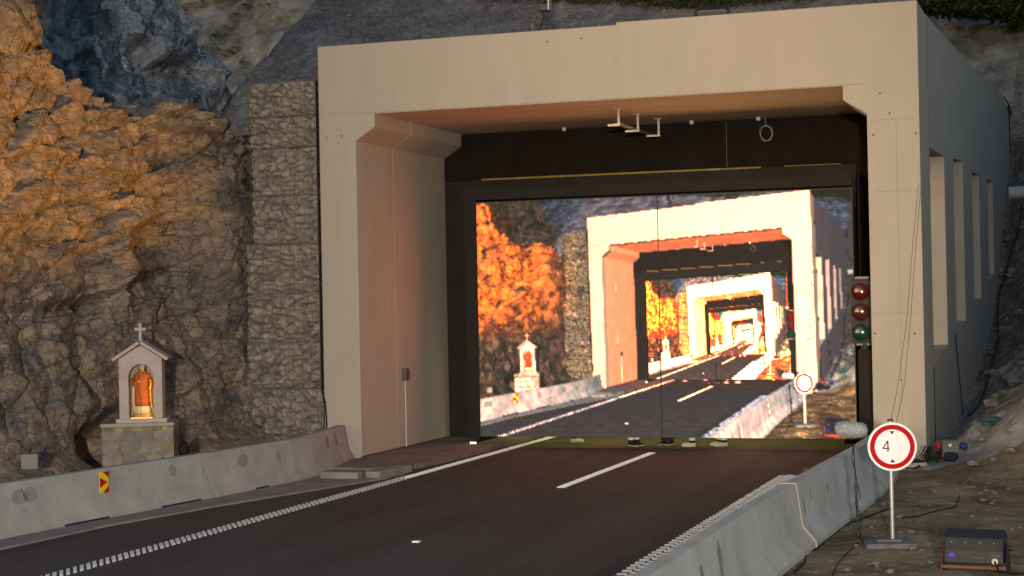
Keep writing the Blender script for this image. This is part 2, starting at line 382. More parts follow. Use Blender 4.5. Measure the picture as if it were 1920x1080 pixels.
# left gutter strip (concrete) between barrier and asphalt
ga = [(-13.9, 10), (-13.76, 19.14), (-13.61, 21.5), (-13.16, 23.85), (-12.38, 27.0), (-12.05, 28.2), (-12.05, 29.2)]
gb = [(-14.6, 10), (-14.5, 19.9), (-14.3, 21.5), (-14.1, 23.9), (-13.9, 27.5), (-14.0, 29.2), (-14.2, 31.0)]
mb = MB()
for i in range(len(ga)-1):
    a0, a1, b0, b1 = ga[i], ga[i+1], gb[i], gb[i+1]; z0, z1 = .028, .028
    mb.add([(*a0, z0), (*a1, z1), (*b1, z1), (*b0, z0), (*a0, -.05), (*a1, -.05)], [(0, 1, 2, 3), (0, 4, 5, 1)])
struct(mb.build('gutter', M['gutter']), 'pale concrete gutter strip along the left barriers', 'gutter')
# raised pavement inside the left of the tunnel
pv = [(-13.88, 29.3), (-12.75, 29.2), (-12.2, 30.0), (-12.05, 31.5), (-12.05, 75), (-13.88, 75)]
struct(MB().prism(pv, lambda x, y: (x, y, -.02), lambda x, y: (x, y, .09)).build('pavement', M['pavement'], bevel=.015), 'raised grey pavement along the left tunnel wall', 'pavement')

# dirt verge on the right: bumpy sheet
def embank(X, Y):
    gY = interp(Y, [10, 28, 31.0, 33, 36, 40, 47.6, 56, 64, 72, 90], [-.02, 0, .05, .16, .22, .30, .93, 2.2, 5.2, 8.5, 16])
    rise = np.clip(X+2.75, 0, 99)*(.06+.62*sstep(29.5, 33.5, Y+.55*np.clip(X+2.7, 0, 3))) * sstep(28.5, 32, Y+.3*np.clip(X+2.7, 0, 3))
    return gY+rise
def lumps(X, Y):
    wv = worley(X*1.1, Y*.8, 5); wv2 = worley(X*3.2, Y*2.6, 9)
    k = sstep(29.5, 32.5, Y)
    return k*facet(wv, .16, .22, .3)*np.clip((X+2.9)*1.2, 0, 1) + (.02+.06*k)*(wv2[0]-.5) + .05*fbm(X*.8, Y*.8, 3) + .03*fbm(X*5, Y*5, 8)
def ground_sheet(name, x0, x1, y0, y1, nx, ny, m, dz=0.0):
    X, Y = np.meshgrid(np.linspace(x0, x1, nx), np.linspace(y0, y1, ny), indexing='ij')
    return grid_mesh(name, np.stack([X, Y, embank(X, Y)+lumps(X, Y)+dz], -1), m)
struct(ground_sheet('verge', -3.6, 3.2, 12, 30.6, 210, 420, M['dirt']), 'stony brown dirt verge right of the right barrier', 'verge')
struct(ground_sheet('embankment', -3.05, 8, 30.2, 46, 260, 300, M['mound'], -.02), 'pale rocky embankment beside the tunnel side wall', 'embankment')
struct(ground_sheet('embankment_slope', -3.05, 12, 45.6, 92, 200, 420, M['rubble'], -.02), 'brown rubble slope rising along the tunnel side wall', 'embankment')

# ------------------------------------------------------------------ rock face on the left
NU, NV = 640, 520
Yv = np.linspace(16.5, 42.0, NU)[:, None]*np.ones((1, NV)); T = np.linspace(0, 1, NV)[None, :]*np.ones((NU, 1))
zb = interp(Yv, [15, 24.2, 25.3, 26, 27.3, 29, 32.4, 36], [14, 12, 9.2, 7.6, 7.15, 7.0, 6.75, 6.7])
B = interp(Yv, [15, 24.8, 26, 28.5, 33, 36], [.1, .15, .9, 3.0, 4.2, 4.6])
zb = zb+.25*fbm(Yv*.9, Yv*0, 77); 
# profile polyline (x,z) as function of Y
px = [np.full_like(zb, -15.0), np.full_like(zb, -16.2), -16.75-.0*zb, -17.35-.05*zb/7, -17.5-B, -17.9-B, -22.5-B]
pz = [np.full_like(zb, -.15), np.full_like(zb, .75), np.full_like(zb, 2.7), zb, zb+.35+.10*B, zb+1.1+.12*B, zb+14]
fwd = .75*sstep(29.3, 31.3, Yv)
px[2] = px[2]+.5*fwd; px[3] = px[3]+fwd; px[4] = px[4]+.3*fwd; px[1] = px[1]-.1*fwd
tt = [0, .09, .24, .58, .68, .73, 1.0]
X = np.zeros_like(zb); Z = np.zeros_like(zb)
for k in range(6):
    f = np.clip((T-tt[k])/(tt[k+1]-tt[k]), 0, 1); inn = (T >= tt[k]) & (T <= tt[k+1])
    X = np.where(inn, px[k]+(px[k+1]-px[k])*f, X); Z = np.where(inn, pz[k]+(pz[k+1]-pz[k])*f, Z)
ca, sa = math.cos(R_(9)), math.sin(R_(9))
la = Yv*ca+Z*sa; lb = -Yv*sa+Z*ca+.35*(-17-X)
wl = .30*fbm(la*.45, lb*.45, 31, 3); wf = .06*fbm(la*2.5, lb*2.5, 35, 3); la = la+wl+wf; lb = lb+.6*wl+wf
w1 = worley(la/2.5, lb/.92, 11); w2 = worley(la/1.05+3, lb/.46, 23); w3 = worley(la/.40, lb/.20, 41); w4 = worley(la/.17, lb/.10, 47)
rug = sstep(1.9, 3.4, Z)*(1-.80*sstep(28.4, 30.8, Yv)*sstep(6.6, 5.6, Z))      # netted, smoother lower/right part
flat_ = ((T > .59) & (T < .70)); rug = rug*(1-.85*flat_)
D = rug*(facet(w1, .46, .40, .08)+facet(w2, .20, .24, .12)) + (.40+.60*rug)*(facet(w3, .085, .09, .2)+facet(w4, .02, .02, .3))
D = D-rug*.15*np.exp(-w1[2]*20)-rug*.08*np.exp(-w2[2]*18)-.025*np.exp(-w3[2]*10)
D = D+.20*fbm(Yv*.4, Z*.4, 3, 3)+.025*fbm(Yv*2.2, Z*2.2, 5, 3)+.012*fbm(Yv*9, Z*9, 15, 3)
# talus blocks near the foot
tal = worley(Yv/.62+wf, Z/.52+X*.3, 61); tk = np.exp(-((Z-2.0)/1.0)**2)
D = D+tk*(facet(tal, .22, .30, .15)-.08*np.exp(-tal[2]*10))
D = D-1.25*np.exp(-((Yv-26.3)/1.0)**2)*sstep(1.6, 1.0, Z)
# a leaning buttress and a gully as in the middle of the face
D = D+.35*np.exp(-((Yv-27.2-.35*(Z-3.4))/.35)**2)*sstep(2.4, 3.2, Z)*sstep(5.2, 4.0, Z)-.35*np.exp(-((Yv-26.4-.1*(Z-3.4))/.45)**2)*sstep(2.2, 3.0, Z)*sstep(4.8, 3.8, Z)
# upper dark gully
D = D-.9*np.exp(-((Yv-27.6+.55*(Z-9))/.7)**2)*(T > .72)+(T > .72)*facet(w1, .5, .3, .12)
nx_, ny_, nz_ = .88, -.36, .3
P = np.stack([X+D*nx_, Yv+D*ny_*.8, Z+D*nz_], -1)
rock = grid_mesh('rock_face', P, M['rock'], True)
rock.data.set_sharp_from_angle(angle=R_(32))
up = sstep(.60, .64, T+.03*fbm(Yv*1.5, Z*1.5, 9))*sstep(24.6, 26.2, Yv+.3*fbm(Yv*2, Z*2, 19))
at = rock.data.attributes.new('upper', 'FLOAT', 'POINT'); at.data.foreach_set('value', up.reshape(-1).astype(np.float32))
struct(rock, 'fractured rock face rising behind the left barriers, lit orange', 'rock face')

# gravel backfill slope above the portal and dark scrub above it
def slope_z(X, Y): return 8.02+.62*(Y-32.6)+.05*(X+9)*0+.12*fbm(X*.4, Y*.4, 4)
X, Y = np.meshgrid(np.linspace(-22.5, -3.1, 300), np.linspace(31.7, 52, 220), indexing='ij')
wv = worley(X*6, Y*6, 2); Zs = slope_z(X, Y)+.05*(wv[0]-.5)+.04*fbm(X*3, Y*3, 6)
Zs = np.where((X > -14.9) & (Y < 33.6), 8.22, np.where((X > -16.3) & (Y < 32.3), 7.55, Zs))
Zs = np.where(X < -16.3, np.minimum(Zs, 6.5+(Y-31.6)*2.2), Zs)
Zs = Zs-1.3*np.clip(-17.0+.25*fbm(Y*.8, Y*.3, 3)-X, 0, 9)
struct(grid_mesh('backfill_slope', np.stack([X, Y, Zs], -1), M['gravel']), 'grey gravel slope above the tunnel roof', 'slope')
X, Y = np.meshgrid(np.linspace(-70, 40, 300), np.linspace(0, 1, 200), indexing='ij')
hz = 1+Y*44
hd = 76+Y*46+1.6*fbm(X*.12, Y*5, 8)-1.8*(worley(X*.25, hz*.3, 7)[0]-.5)-.8*worley(X*.6, hz*.7, 8)[1]+.4*fbm(X*.9, hz*.9, 12)
struct(grid_mesh('far_hillside', np.stack([X, hd, hz], -1), M['hill']), 'blue grey rocky hillside behind the tunnel', 'hillside')

def scrub(name, spots, label, size, n_each, spread):
    mb = MB(); r = random.Random(5)
    for (x, y, z) in spots:
        for k in range(n_each):
            d = Vector((r.gauss(0, spread), r.gauss(0, spread), abs(r.gauss(0, spread*.8))))
            c = Vector((x, y, z))+d; s_ = size*r.uniform(.5, 1.3)
            a = Vector((r.uniform(-1, 1), r.uniform(-1, 1), r.uniform(-1, 1))).normalized(); b = a.orthogonal().normalized()
            mb.add([c-a*s_, c+b*s_*.5, c+a*s_, c-b*s_*.5], [(0, 1, 2, 3)])
    o = mb.build(name, M['leaf']); return tag(o, label, 'scrub', None, 'stuff')
def hit_slope(u, v, fn, y0=32.5, y1=51.5):
    d = ray(u, v); t = y0/d[1]
    while t*d[1] < y1:
        p = CAM+d*t
        if fn(np.array(p[0]), np.array(p[1])) > p[2]: return p
        t += .05/d[1]
    return None
sp = []
rs = random.Random(2)
line = [(560, -20), (610, 4), (740, 6), (860, 8), (1000, 14), (1100, 19), (1230, 26), (1330, 30), (1440, 22), (1560, 8), (1720, -10)]
for k in range(330):
    u = rs.uniform(560, 1700); v = np.interp(u, [q[0] for q in line], [q[1] for q in line])-10-abs(rs.gauss(0, 22))
    p = hit_slope(u, v, slope_z)
    if p is not None: sp.append(p)
scrub('hillside_scrub', sp, 'dark low scrub along the top of the gravel slope', .07, 46, .20)
sp = []
for k in range(260):
    u = rs.uniform(1735, 1990); v = np.interp(u, [1740, 1780, 1880, 1920, 1990], [26, 30, 34, 44, 70])-abs(rs.gauss(0, 20))
    d = ray(u, v); y_ = 90.0; p = CAM+d*(y_/d[1]); sp.append(p)
scrub('ridge_scrub', sp, 'dark scrub along the ridge of the far hillside', .2, 46, .55)

# ------------------------------------------------------------------ tunnel gallery
gal = empty('tunnel_gallery', (-8.75, YP, 0), 'cream concrete tunnel gallery portal with corbels and slotted side wall', 'tunnel')
off = Matrix.Translation((8.75, -YP, 0))
def gpart(mb, name, m, **k): return mb.xf(off).build(name, m, gal, **k)
# front frame: outline as one prism, 2 m deep
XS = float(aty(1155, 44, YP)[0])
ring = [(XOL, -.3), (XOL, ZT-.03), (XS, ZT-.03), (XS, ZT+.02), (XOR, ZT+.02), (XOR, -.3), (XIR, -.3), (XIR, ZH2), (XHR, ZH1), (XHR, ZL), (XHL, ZL), (XHL, ZH1), (XIL, ZH2), (XIL, -.3)]
ang = R_(.185)
def wall_pt(s, z, dx=0): return (XOR-s*math.sin(ang)+dx, YP+s*math.cos(ang), z)
YF = YP+1.90
mb = MB(); n = len(ring)
fr = [(x, YP, z) for x, z in ring]; bk = [(x, YF, z) for x, z in ring]
quads = [(i, (i+1) % n, n+(i+1) % n, n+i) for i in range(n) if i not in (9,)]
caps = [[0, 1, 2, 3, 10, 11, 12, 13], [3, 4, 5, 6, 7, 8, 9, 10]]
mb.add(fr+bk, [tuple(c) for c in ([0, 1, 2, 9 + 1, 11, 12, 13],)] if False else [])
# split the U-shaped cap in three convex-ish faces so it triangulates cleanly
f3 = [(0, 1, 10, 11, 12, 13), (1, 2, 3, 4, 9, 10), (4, 5, 6, 7, 8, 9)]
mb.add(fr+bk, [t for t in f3] + [tuple(n+i for i in t[::-1]) for t in f3] + quads)
gpart(mb, 'portal_frame', M['cream'], bevel=.018)
# soffit: sheet of formwork concrete just below lintel, reaching inside
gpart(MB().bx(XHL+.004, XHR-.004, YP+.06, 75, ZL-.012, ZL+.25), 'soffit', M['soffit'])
# left inner wall with corbel continues behind the frame
prof = [(XOL, -.3), (XOL, ZL), (XHL, ZL), (XHL, ZH1), (XIL, ZH2), (XIL, -.3)]
gpart(MB().prism(prof, lambda x, z: (x, YF+.012, z), lambda x, z: (x, 75, z)), 'left_wall', M['cream'], bevel=.01)
gpart(MB().prism([(XOL, ZL+.26), (XOL, ZT-.15), (XOR-.3, ZT-.15), (XOR-.3, ZL+.26)], lambda x, z: (x, YF+.012, z), lambda x, z: (x, 75, z)), 'roof_slab', M['wallgrey'])
# right side wall with four tall slots
wins = [(2.0, 5.6, 1.80, 2.05, 5.94, 6.02), (8.33, 11.5, 2.22, 2.45, 6.18, 6.33), (15.2, 18.4, 2.72, 2.95, 6.33, 6.42), (23.0, 26.1, 3.45, 3.70, 6.60, 6.70)]
TH = XOR-XIR
s_prev = 1.93; SE = 43.0
def ztop(s): return np.interp(s, [0, 2.6, 20.9, 36, 41, 46], [8.41, 8.47, 9.52, 10.5, 10.3, 9.2])
mb = MB()
def wbox(s0, s1, za0, za1, zb0, zb1):    # block of wall between s0..s1, bottom za, top zb (at both ends)
    p = []
    for dx in (0, -TH):
        p += [wall_pt(s0, za0, dx), wall_pt(s1, za1, dx), wall_pt(s1, zb1, dx), wall_pt(s0, zb0, dx)]
    mb.add(p, [(0, 1, 2, 3), (7, 6, 5, 4), (0, 4, 5, 1), (1, 5, 6, 2), (2, 6, 7, 3), (3, 7, 4, 0)])
ends = []
for s0, s1, b0, b1, t0, t1 in wins:
    wbox(s_prev, s0, -.4, -.4, ztop(s_prev), ztop(s0)); wbox(s0, s1, -.4, -.4, b0, b1); wbox(s0, s1, t0, t1, ztop(s0), ztop(s1)); s_prev = s1
for a, b in ((s_prev, 32), (32, 36), (36, 41), (41, 46)): wbox(a, b, -.4, -.4, ztop(a), ztop(b))
m_ = mb.xf(off); me_ = m_.build('side_wall', M['wallgrey'], gal)
bm = bmesh.new(); bm.from_mesh(me_.data); bmesh.ops.remove_doubles(bm, verts=bm.verts, dist=.001)
dead = [f for f in bm.faces if any(g_ is not f and set(v.index for v in g_.verts) == set(v.index for v in f.verts) for e in f.edges for g_ in e.link_faces)]
bmesh.ops.delete(bm, geom=dead, context='FACES'); bmesh.ops.recalc_face_normals(bm, faces=bm.faces); bm.to_mesh(me_.data); bm.free()
# shuttering seams on the portal face (slightly proud, darker fillets)
mb = MB(); yj = YP-.002
for u0, v0, u1, v1 in [(1630, 225, 1717, 222), (1636, 360, 1720, 357), (1634, 588, 1722, 585), (600, 212, 664, 212)]:
    a, b = aty(u0, v0, yj), aty(u1, v1, yj); zz = (a[2]+b[2])/2; mb.bx(max(min(a[0], b[0]), XOL+.02), max(a[0], b[0]), yj-.002, yj+.001, zz-.004, zz+.004)
a, b = aty(1680, 225, yj), aty(1690, 800, yj); mb.bx(a[0]-.004, a[0]+.004, yj-.0025, yj+.001, b[2], a[2])
for u0, v0, u1, v1 in [(664, 211, 702, 211), (1580, 159, 1622, 156)]:
    a, b = aty(u0, v0, yj), aty(u1, v1, yj); zz = ZL-.002; mb.bx(a[0], b[0], yj-.004, yj+.001, zz-.008, zz+.008)
for u in (693, 708, 722, 790, 815):                                      # vertical board seams on the left inner wall
    p = atx(u, 600, XIL+.002); mb.bx(XIL-.001, XIL+.002, p[1]-.004, p[1]+.004, .1, ZH2-.02)
gpart(mb, 'seam', M['cream_dark'])
mb = MB()
for u, v in [(1668, 212), (1650, 175), (1637, 253), (1717, 250), (640, 255), (612, 258), (1640, 625), (1715, 625), (1690, 713), (1026, 78), (1090, 72)]:
    p = aty(u, v, YP); gpart(MB().tube([(p[0], YP-.003, p[2]), (p[0], YP+.01, p[2])], .017, 10), 'tie_hole', M['signblack'])
p0 = wall_pt(1.915, 0)
gpart(MB().bx(p0[0]-.02, p0[0]+.006, p0[1]-.012, p0[1]+.012, -.2, 8.44), 'expansion_joint', M['blackmetal'])
# base joint of the left inner wall
gpart(MB().bx(XIL-.01, XIL+.006, YP+.02, YDR-.05, .085, .105), 'base_joint', M['signblack'])

# ------------------------------------------------------------------ black drape wall closing the tunnel
SXL, SXR = float(aty(893, 381, YSC)[0]), float(aty(1606, 821, YSC)[0])
dr = empty('black_drape_wall', ((XIL+XIR)/2, YDR, 0), 'black panelled drape wall filling the tunnel around the screen', 'drape')
cx = (XIL+XIR)/2; o2 = Matrix.Translation((-cx, -YDR, 0))
xa, xb = -12.95, -4.95
MB().bx(XIL+.02, xa, YDR, YDR+.12, .0, 5.9).xf(o2).build('left_leg', M['black_board'], dr, bevel=.01)
MB().bx(xb, XIR-.02, YDR, YDR+.12, .0, 5.9).xf(o2).build('right_leg', M['black_cloth'], dr, bevel=.01)
MB().prism([(XIL+.02, 5.905), (XIL+.02, ZH2-.01), (XHL+.02, ZH1-.01), (XHL+.02, ZL-.03), (XHR-.02, ZL-.03), (XHR-.02, ZH1-.01), (XIR-.02, ZH2-.01), (XIR-.02, 5.905)], lambda x, z: (x, YDR, z), lambda x, z: (x, YDR+.12, z)).xf(o2).build('top_panel', M['black_cloth'], dr, bevel=.01)
MB().bx(-13.2, -4.58, YDR-.06, YDR-.004, 5.0, 5.90).xf(o2).build('pelmet', M['black_board'], dr, bevel=.01)
yb = YDR-.07
a, b = aty(903, 338, yb), aty(1405, 316, yb)
mb = MB().bx(a[0], b[0]-.85, yb-.01, yb+.01, 5.885, 5.925).xf(o2); mb.build('yellow_tape', M['tape'], dr)
MB().bx(b[0]-.84, b[0]-.62, yb-.01, yb+.01, 5.885, 5.925).xf(o2).build('grey_tape', M['greytape'], dr)
MB().bx(b[0]-.60, b[0]+.25, yb-.01, yb+.01, 5.888, 5.922).xf(o2).build('yellow_tape', M['tape'], dr)
MB().bx(b[0]+.75, -4.9, yb-.01, yb+.01, 5.90, 5.915).xf(o2).build('yellow_tape', M['tape'], dr)
p = aty(1362, 260, YDR-.003); MB().bx(p[0]-.006, p[0]+.006, YDR-.004, YDR+.01, 5.95, 6.93).xf(o2).build('panel_seam', M['greyplastic'], dr)
for x in (SXL-.10, SXR+.12): MB().bx(x-.02, x+.02, 34.90, YDR-.07, .02, 5.6).xf(o2).build('light_mask', M['black_cloth'], dr)  # added black masking, keeps the backstage lamp off the side walls
# tunnel end behind the drape so the inside is closed
tag(MB().bx(XOL, XOR-1.0, 74.0, 74.4, -.1, 8.2).build('tunnel_end_wall', M['tunnel_dark']), 'dim concrete wall closing the far end of the tunnel', 'wall')

# ------------------------------------------------------------------ video screen (picture is computed at the end of the script)
sTL, sBR = aty(893, 381, YSC), aty(1606, 821, YSC)
SX0, SX1 = float(sTL[0]), float(sBR[0]); SZ1 = float(sTL[2]); SZ0 = float(aty(903, 818, YSC)[2])
scr = empty('video_screen', ((SX0+SX1)/2, YSC, SZ0), 'large glowing video wall showing the tunnel repeated inside itself', 'screen')
o3 = Matrix.Translation((-(SX0+SX1)/2, -YSC, -SZ0))
MB().bx(SX0-.02, SX1+.02, YSC+.012, YSC+.14, SZ0+.0, SZ1+.02).xf(o3).build('cabinet', M['blackmetal'], scr)
xs = float(aty(1237, 600, YSC)[0])
MB().bx(xs-.010, xs+.010, YSC-.010, YSC+.01, SZ0, SZ1).xf(o3).build('panel_gap', M['signblack'], scr)
MB().bx(SX0-.30, SX0-.022, YSC+.03, YSC+.12, SZ0-.05, SZ1+.06).xf(o3).build('side_frame', M['black_board'], scr, bevel=.008)
MB().bx(SX0-.30, SX1+.02, YSC+.03, YSC+.12, SZ1+.063, SZ1+.30).xf(o3).build('top_frame', M['black_board'], scr, bevel=.008)
for k in range(5):                                                       # feet of the screen structure, set well back
    x = SX0+.5+k*(SX1-SX0-1)/4
    MB().bx(x-.04, x+.04, YSC+1.6, YSC+1.7, -SZ0+.1, 4.6).xf(o3).build('support_post', M['blackmetal'], scr) if False else None

# ------------------------------------------------------------------ barriers
def jersey(name, path, half_b, half_t, h, m, label, group, side, stains=(), notch=False):
    """path of centre points (x,y); jersey profile swept along it"""
    pr = [(-half_b, 0), (-half_b, .07), (-half_t-.07, .27), (-half_t, h-.015), (-half_t+.015, h), (half_t-.015, h), (half_t, h-.015), (half_t+.07, .27), (half_b, .07), (half_b, 0)]
    root = empty(name, (path[0][0], path[0][1], 0), label, 'barrier', group)
    o = Matrix.Translation((-path[0][0], -path[0][1], 0)); mb = MB(); vs2 = []; n = len(pr); N = len(path)
    dirs = []
    for i in range(N):
        d = Vector(path[min(i+1, N-1)])-Vector(path[max(i-1, 0)]); d.normalize(); dirs.append(d)
    for i, (x, y) in enumerate(path):
        nx, ny = dirs[i].y, -dirs[i].x
        vs2 += [(x+nx*q, y+ny*q, z) for q, z in pr]
    fs = [tuple(range(n)), tuple((N-1)*n+k for k in range(n))[::-1]]
    fs += [(i*n+k, i*n+(k+1) % n, (i+1)*n+(k+1) % n, (i+1)*n+k) for i in range(N-1) for k in range(n)]
    mb.add(vs2, fs).xf(o).build('barrier_body', m, root, smooth='auto')
    def face_pt(t, q):       # t along 0..1, q height frac of the road/dirt face
        k = t*(N-1); i = min(int(k), N-2); f = k-i; x = path[i][0]*(1-f)+path[i+1][0]*f; y = path[i][1]*(1-f)+path[i+1][1]*f
        hb = np.interp(q, [0, .07, .27, h], [half_b, half_b, half_t+.07, half_t]); nx, ny = dirs[i].y*side, -dirs[i].x*side
        return Vector((x+nx*(hb+.003), y+ny*(hb+.003), q))
    if stains:
        for (t, q0, q1, wd) in stains:
            mb = MB()
            r = random.Random(int(t*1000)); ts = [t+wd*(.5*math.sin(a)*(1+.25*r.uniform(-1, 1))) for a in np.linspace(0, 2*math.pi, 13)[:-1]]
            qs = [(q0+q1)/2+(q1-q0)/2*math.cos(a)*(1+.12*r.uniform(-1, 1)) for a in np.linspace(0, 2*math.pi, 13)[:-1]]
            mb.add([face_pt(a, b) for a, b in zip(ts, qs)], [tuple(range(12))])
            mb.xf(o).build('stain', M['stain'], root)
    if notch:
        for t in notch:
            mb = MB(); a, b = face_pt(t, .0), face_pt(t+.16, .0); mb.add([a, b, b+Vector((0, 0, .055)), a+Vector((0, 0, .055))], [(0, 1, 2, 3)]); mb.xf(o).build('drain_notch', M['signblack'], root)
    return root
def pts(p, s0, s1, n=9):
    ys = np.linspace(s0, s1, n); return [(float(np.interp(y, [q[1] for q in p], [q[0] for q in p])), float(y)) for y in ys]
HB = .29
base = [(-14.55, 10), (-14.29, 19.89), (-14.13, 21.46), (-13.85, 23.73), (-13.65, 25.2), (-13.50, 27.0), (-13.45, 28.0), (-13.60, 29.4), (-13.95, 31.1)]
cen = [(x-HB, y) for x, y in base]
GB = 'concrete barrier blocks along the left of the road'
jersey('concrete_barrier', pts(cen, 12, 18.6), HB, .085, .75, M['barrier'], 'grey concrete barrier block nearest the camera on the left, cut by the photo edge', GB, 1)
jersey('concrete_barrier', pts(cen, 18.62, 24.93, 12), HB, .085, .75, M['barrier'], 'long pale concrete barrier block carrying the yellow and red marker', GB, 1,
       stains=[(.30, .43, .66, .055), (.335, .43, .66, .045), (.17, .42, .66, .03), (.205, .4, .66, .035), (.86, .45, .65, .03), (.985, .1, .62, .01)], notch=(.42, .78))
jersey('concrete_barrier', pts(cen, 24.96, 27.55, 7), HB, .085, .75, M['barrier'], 'brownish concrete barrier block between the marker block and the end block', GB, 1, stains=[(.4, .42, .64, .12), (.85, .4, .6, .06)], notch=(.45,))
jersey('concrete_barrier', pts(cen, 27.58, 31.0, 9), HB, .085, .75, M['barrier'], 'concrete barrier block ending against the left pillar of the portal', GB, 1, stains=[(.55, .42, .66, .07), (.75, .40, .68, .05)])
HR = .33
cenr = [(-3.72, 5), (-3.70, 19), (-3.63, 21.7), (-3.56, 24), (-3.47, 26.3), (-3.46, 29), (-3.6, 31.2)]
GR = 'concrete barrier blocks along the right of the road'
jersey('concrete_barrier', pts(cenr, 8, 21.35, 12), HR, .09, .80, M['barrier_r'], 'long grey concrete barrier block in the right foreground with two dark smears', GR, 1,
       stains=[(.60, .22, .62, .014), (.665, .3, .72, .013)])
jersey('concrete_barrier', pts(cenr, 21.40, 27.2, 9), HR, .09, .80, M['barrier_r'], 'concrete barrier block behind the microphone stand', GR, 1, stains=[(.05, .35, .62, .012), (.14, .5, .66, .01), (.35, .45, .6, .012)])
jersey('concrete_barrier', pts(cenr, 27.23, 31.2, 7), HR, .09, .80, M['barrier_r'], 'last concrete barrier block at the foot of the right pillar', GR, 1)
# foam strip in the joint of the right barriers
mb = MB(); x0 = float(np.interp(21.37, [c[1] for c in cenr], [c[0] for c in cenr]))
mb.tube([(x0-.09, 21.375, .80), (x0+.088, 21.375, .80), (x0+.098, 21.375, .77), (x0+.166, 21.375, .28), (x0+.332, 21.375, .075), (x0+.335, 21.375, 0)], .013, 6)
tag(mb.build('joint_strip', M['stone_pink']), 'pale joint filler strip between two right barrier blocks', 'strip')
p = atz(1508, 880, .80); MB
tag(MB().ball((p[0]+.03, p[1], .80), (.05, .06, .012), 2, .4, 3).build('red_glow_spot', M['redplastic']), 'small red spot of light spill painted on top of the right barrier', 'light mark')  # red light spill on the barrier made as a coloured spot

# kerb blocks lying at the pavement end
def kerb(loc, dims, rz, label):
    r = MB().box((0, 0, dims[2]/2), dims).build('kerb_block', M['gutter'], bevel=.012); r.location = loc; r.rotation_euler = (0, 0, rz)
    return tag(r, label, 'kerb block', 'kerb blocks at the pavement end')
kerb((-12.83, 27.98, .028), (.74, .20, .12), R_(0), 'loose kerb block lying across the gutter before the pavement')
kerb((-12.22, 28.75, .012), (.30, 1.25, .13), R_(-6), 'kerb block along the pavement edge beside the white line')

# ------------------------------------------------------------------ hazard marker on the left barrier
p = np.array([-14.18, 22.9, .56])
p = atx(195, 900, -14.17)
hz_ = empty('hazard_marker', (float(np.interp(p[1], [b[1] for b in base], [b[0] for b in base]))-.150, float(p[1]), float(p[2])-.17), 'small yellow and red arrow marker fixed to the left barrier', 'marker', rz=R_(80)); hz_.scale = (.9, .9, .80)
MB().box((0, 0, .17), (.22, .012, .40)).build('plate', M['yellow'], hz_, bevel=.003)
W2, z0, z1 = .107, -.03, .37; zc = .17
def flat(poly, y): return MB().prism(poly, lambda x, z: (x, y, z), lambda x, z: (x, y-.003, z))
flat([(-W2, zc+.10), (-W2, zc-.10), (W2*.75, zc)], -.0062).build('arrow', M['red'], hz_)
flat([(W2*-.35, z1-.002), (W2, z1-.002), (W2, z1-.12)], -.0062).build('corner', M['red'], hz_)
flat([(W2*-.35, z0+.002), (W2, z0+.12), (W2, z0+.002)], -.0062).build('corner', M['red'], hz_)

# ------------------------------------------------------------------ shrine, plinth, statue
SA = R_(25)
SC = (-15.7, 26.0)
pl = empty('stone_plinth', (SC[0], SC[1], 0), 'squat stone clad plinth carrying the wayside shrine', 'plinth', rz=SA)
XL, XR_, ZPL = -.71, .53, 1.06
MB().bx(XL, XR_, -.02, .95, .1, ZPL+.04).build('stone_body', M['stonework'], pl, bevel=.012)
MB().bx(XL-.012, XR_+.012, -.05, .96, ZPL+.042, 1.165).build('cap_slab', M['stone_trim'], pl, bevel=.012)
# raised stones, each a low irregular cushion set on the front face
mbs = [MB(), MB(), MB()]; r = random.Random(12)
zz = .14
while zz < 1.0:
    hh = r.uniform(.17, .27); hh = min(hh, 1.03-zz); xx = XL+.01
    while xx < XR_-.05:
        ww = min(r.uniform(.20, .40), XR_-.01-xx); k = []
        cx_, cz_ = xx+ww/2, zz+hh/2
        for a in np.linspace(0, 2*math.pi, 11)[:-1]:
            k.append((cx_+math.copysign(abs(math.cos(a))**.38, math.cos(a))*ww*.50*r.uniform(.9, 1), cz_+math.copysign(abs(math.sin(a))**.38, math.sin(a))*hh*.50*r.uniform(.9, 1)))
        dp = r.uniform(.012, .03); mbs[r.randrange(3)].prism(k, lambda x, z: (x, -.015, z), lambda x, z, d=dp: (x, -.022-d, z)); xx += ww+.008
    zz += hh+.008
for mb, (ca1, ca2) in zip(mbs, (((.21, .16, .10), (.31, .24, .15)), ((.18, .16, .135), (.26, .235, .20)), ((.23, .20, .16), (.33, .29, .23)))):
    mb.build('facing_stones', mat('flagstone', ca1, ca2, 5, .85, .5, 40, .01), pl, bevel=.006)
sh = empty('wayside_shrine', (SC[0], SC[1], 1.165), 'pale stone roadside shrine with gabled roof and arched niche', 'shrine', rz=SA)
# cabinet: front with arched opening built as side/arch pieces
W, Hc, Dp = .36, 1.02, .55; nw = .225; spring = .80; cxn = -.02
y0, y1 = .06, .06+Dp
MB().bx(-.46, .42, .0, .66, 0.002, .075).build('base_slab', M['stone_pink'], sh, bevel=.008)
arch = [(cxn+nw*math.cos(a), spring+nw*math.sin(a)) for a in np.linspace(0, math.pi, 17)]
outL, outR = -.40, .34; apex = 1.38; ev = 1.14
mb = MB()
A = [(x, y0, z) for x, z in arch]; Bk = [(x, y0+.38, z) for x, z in arch]
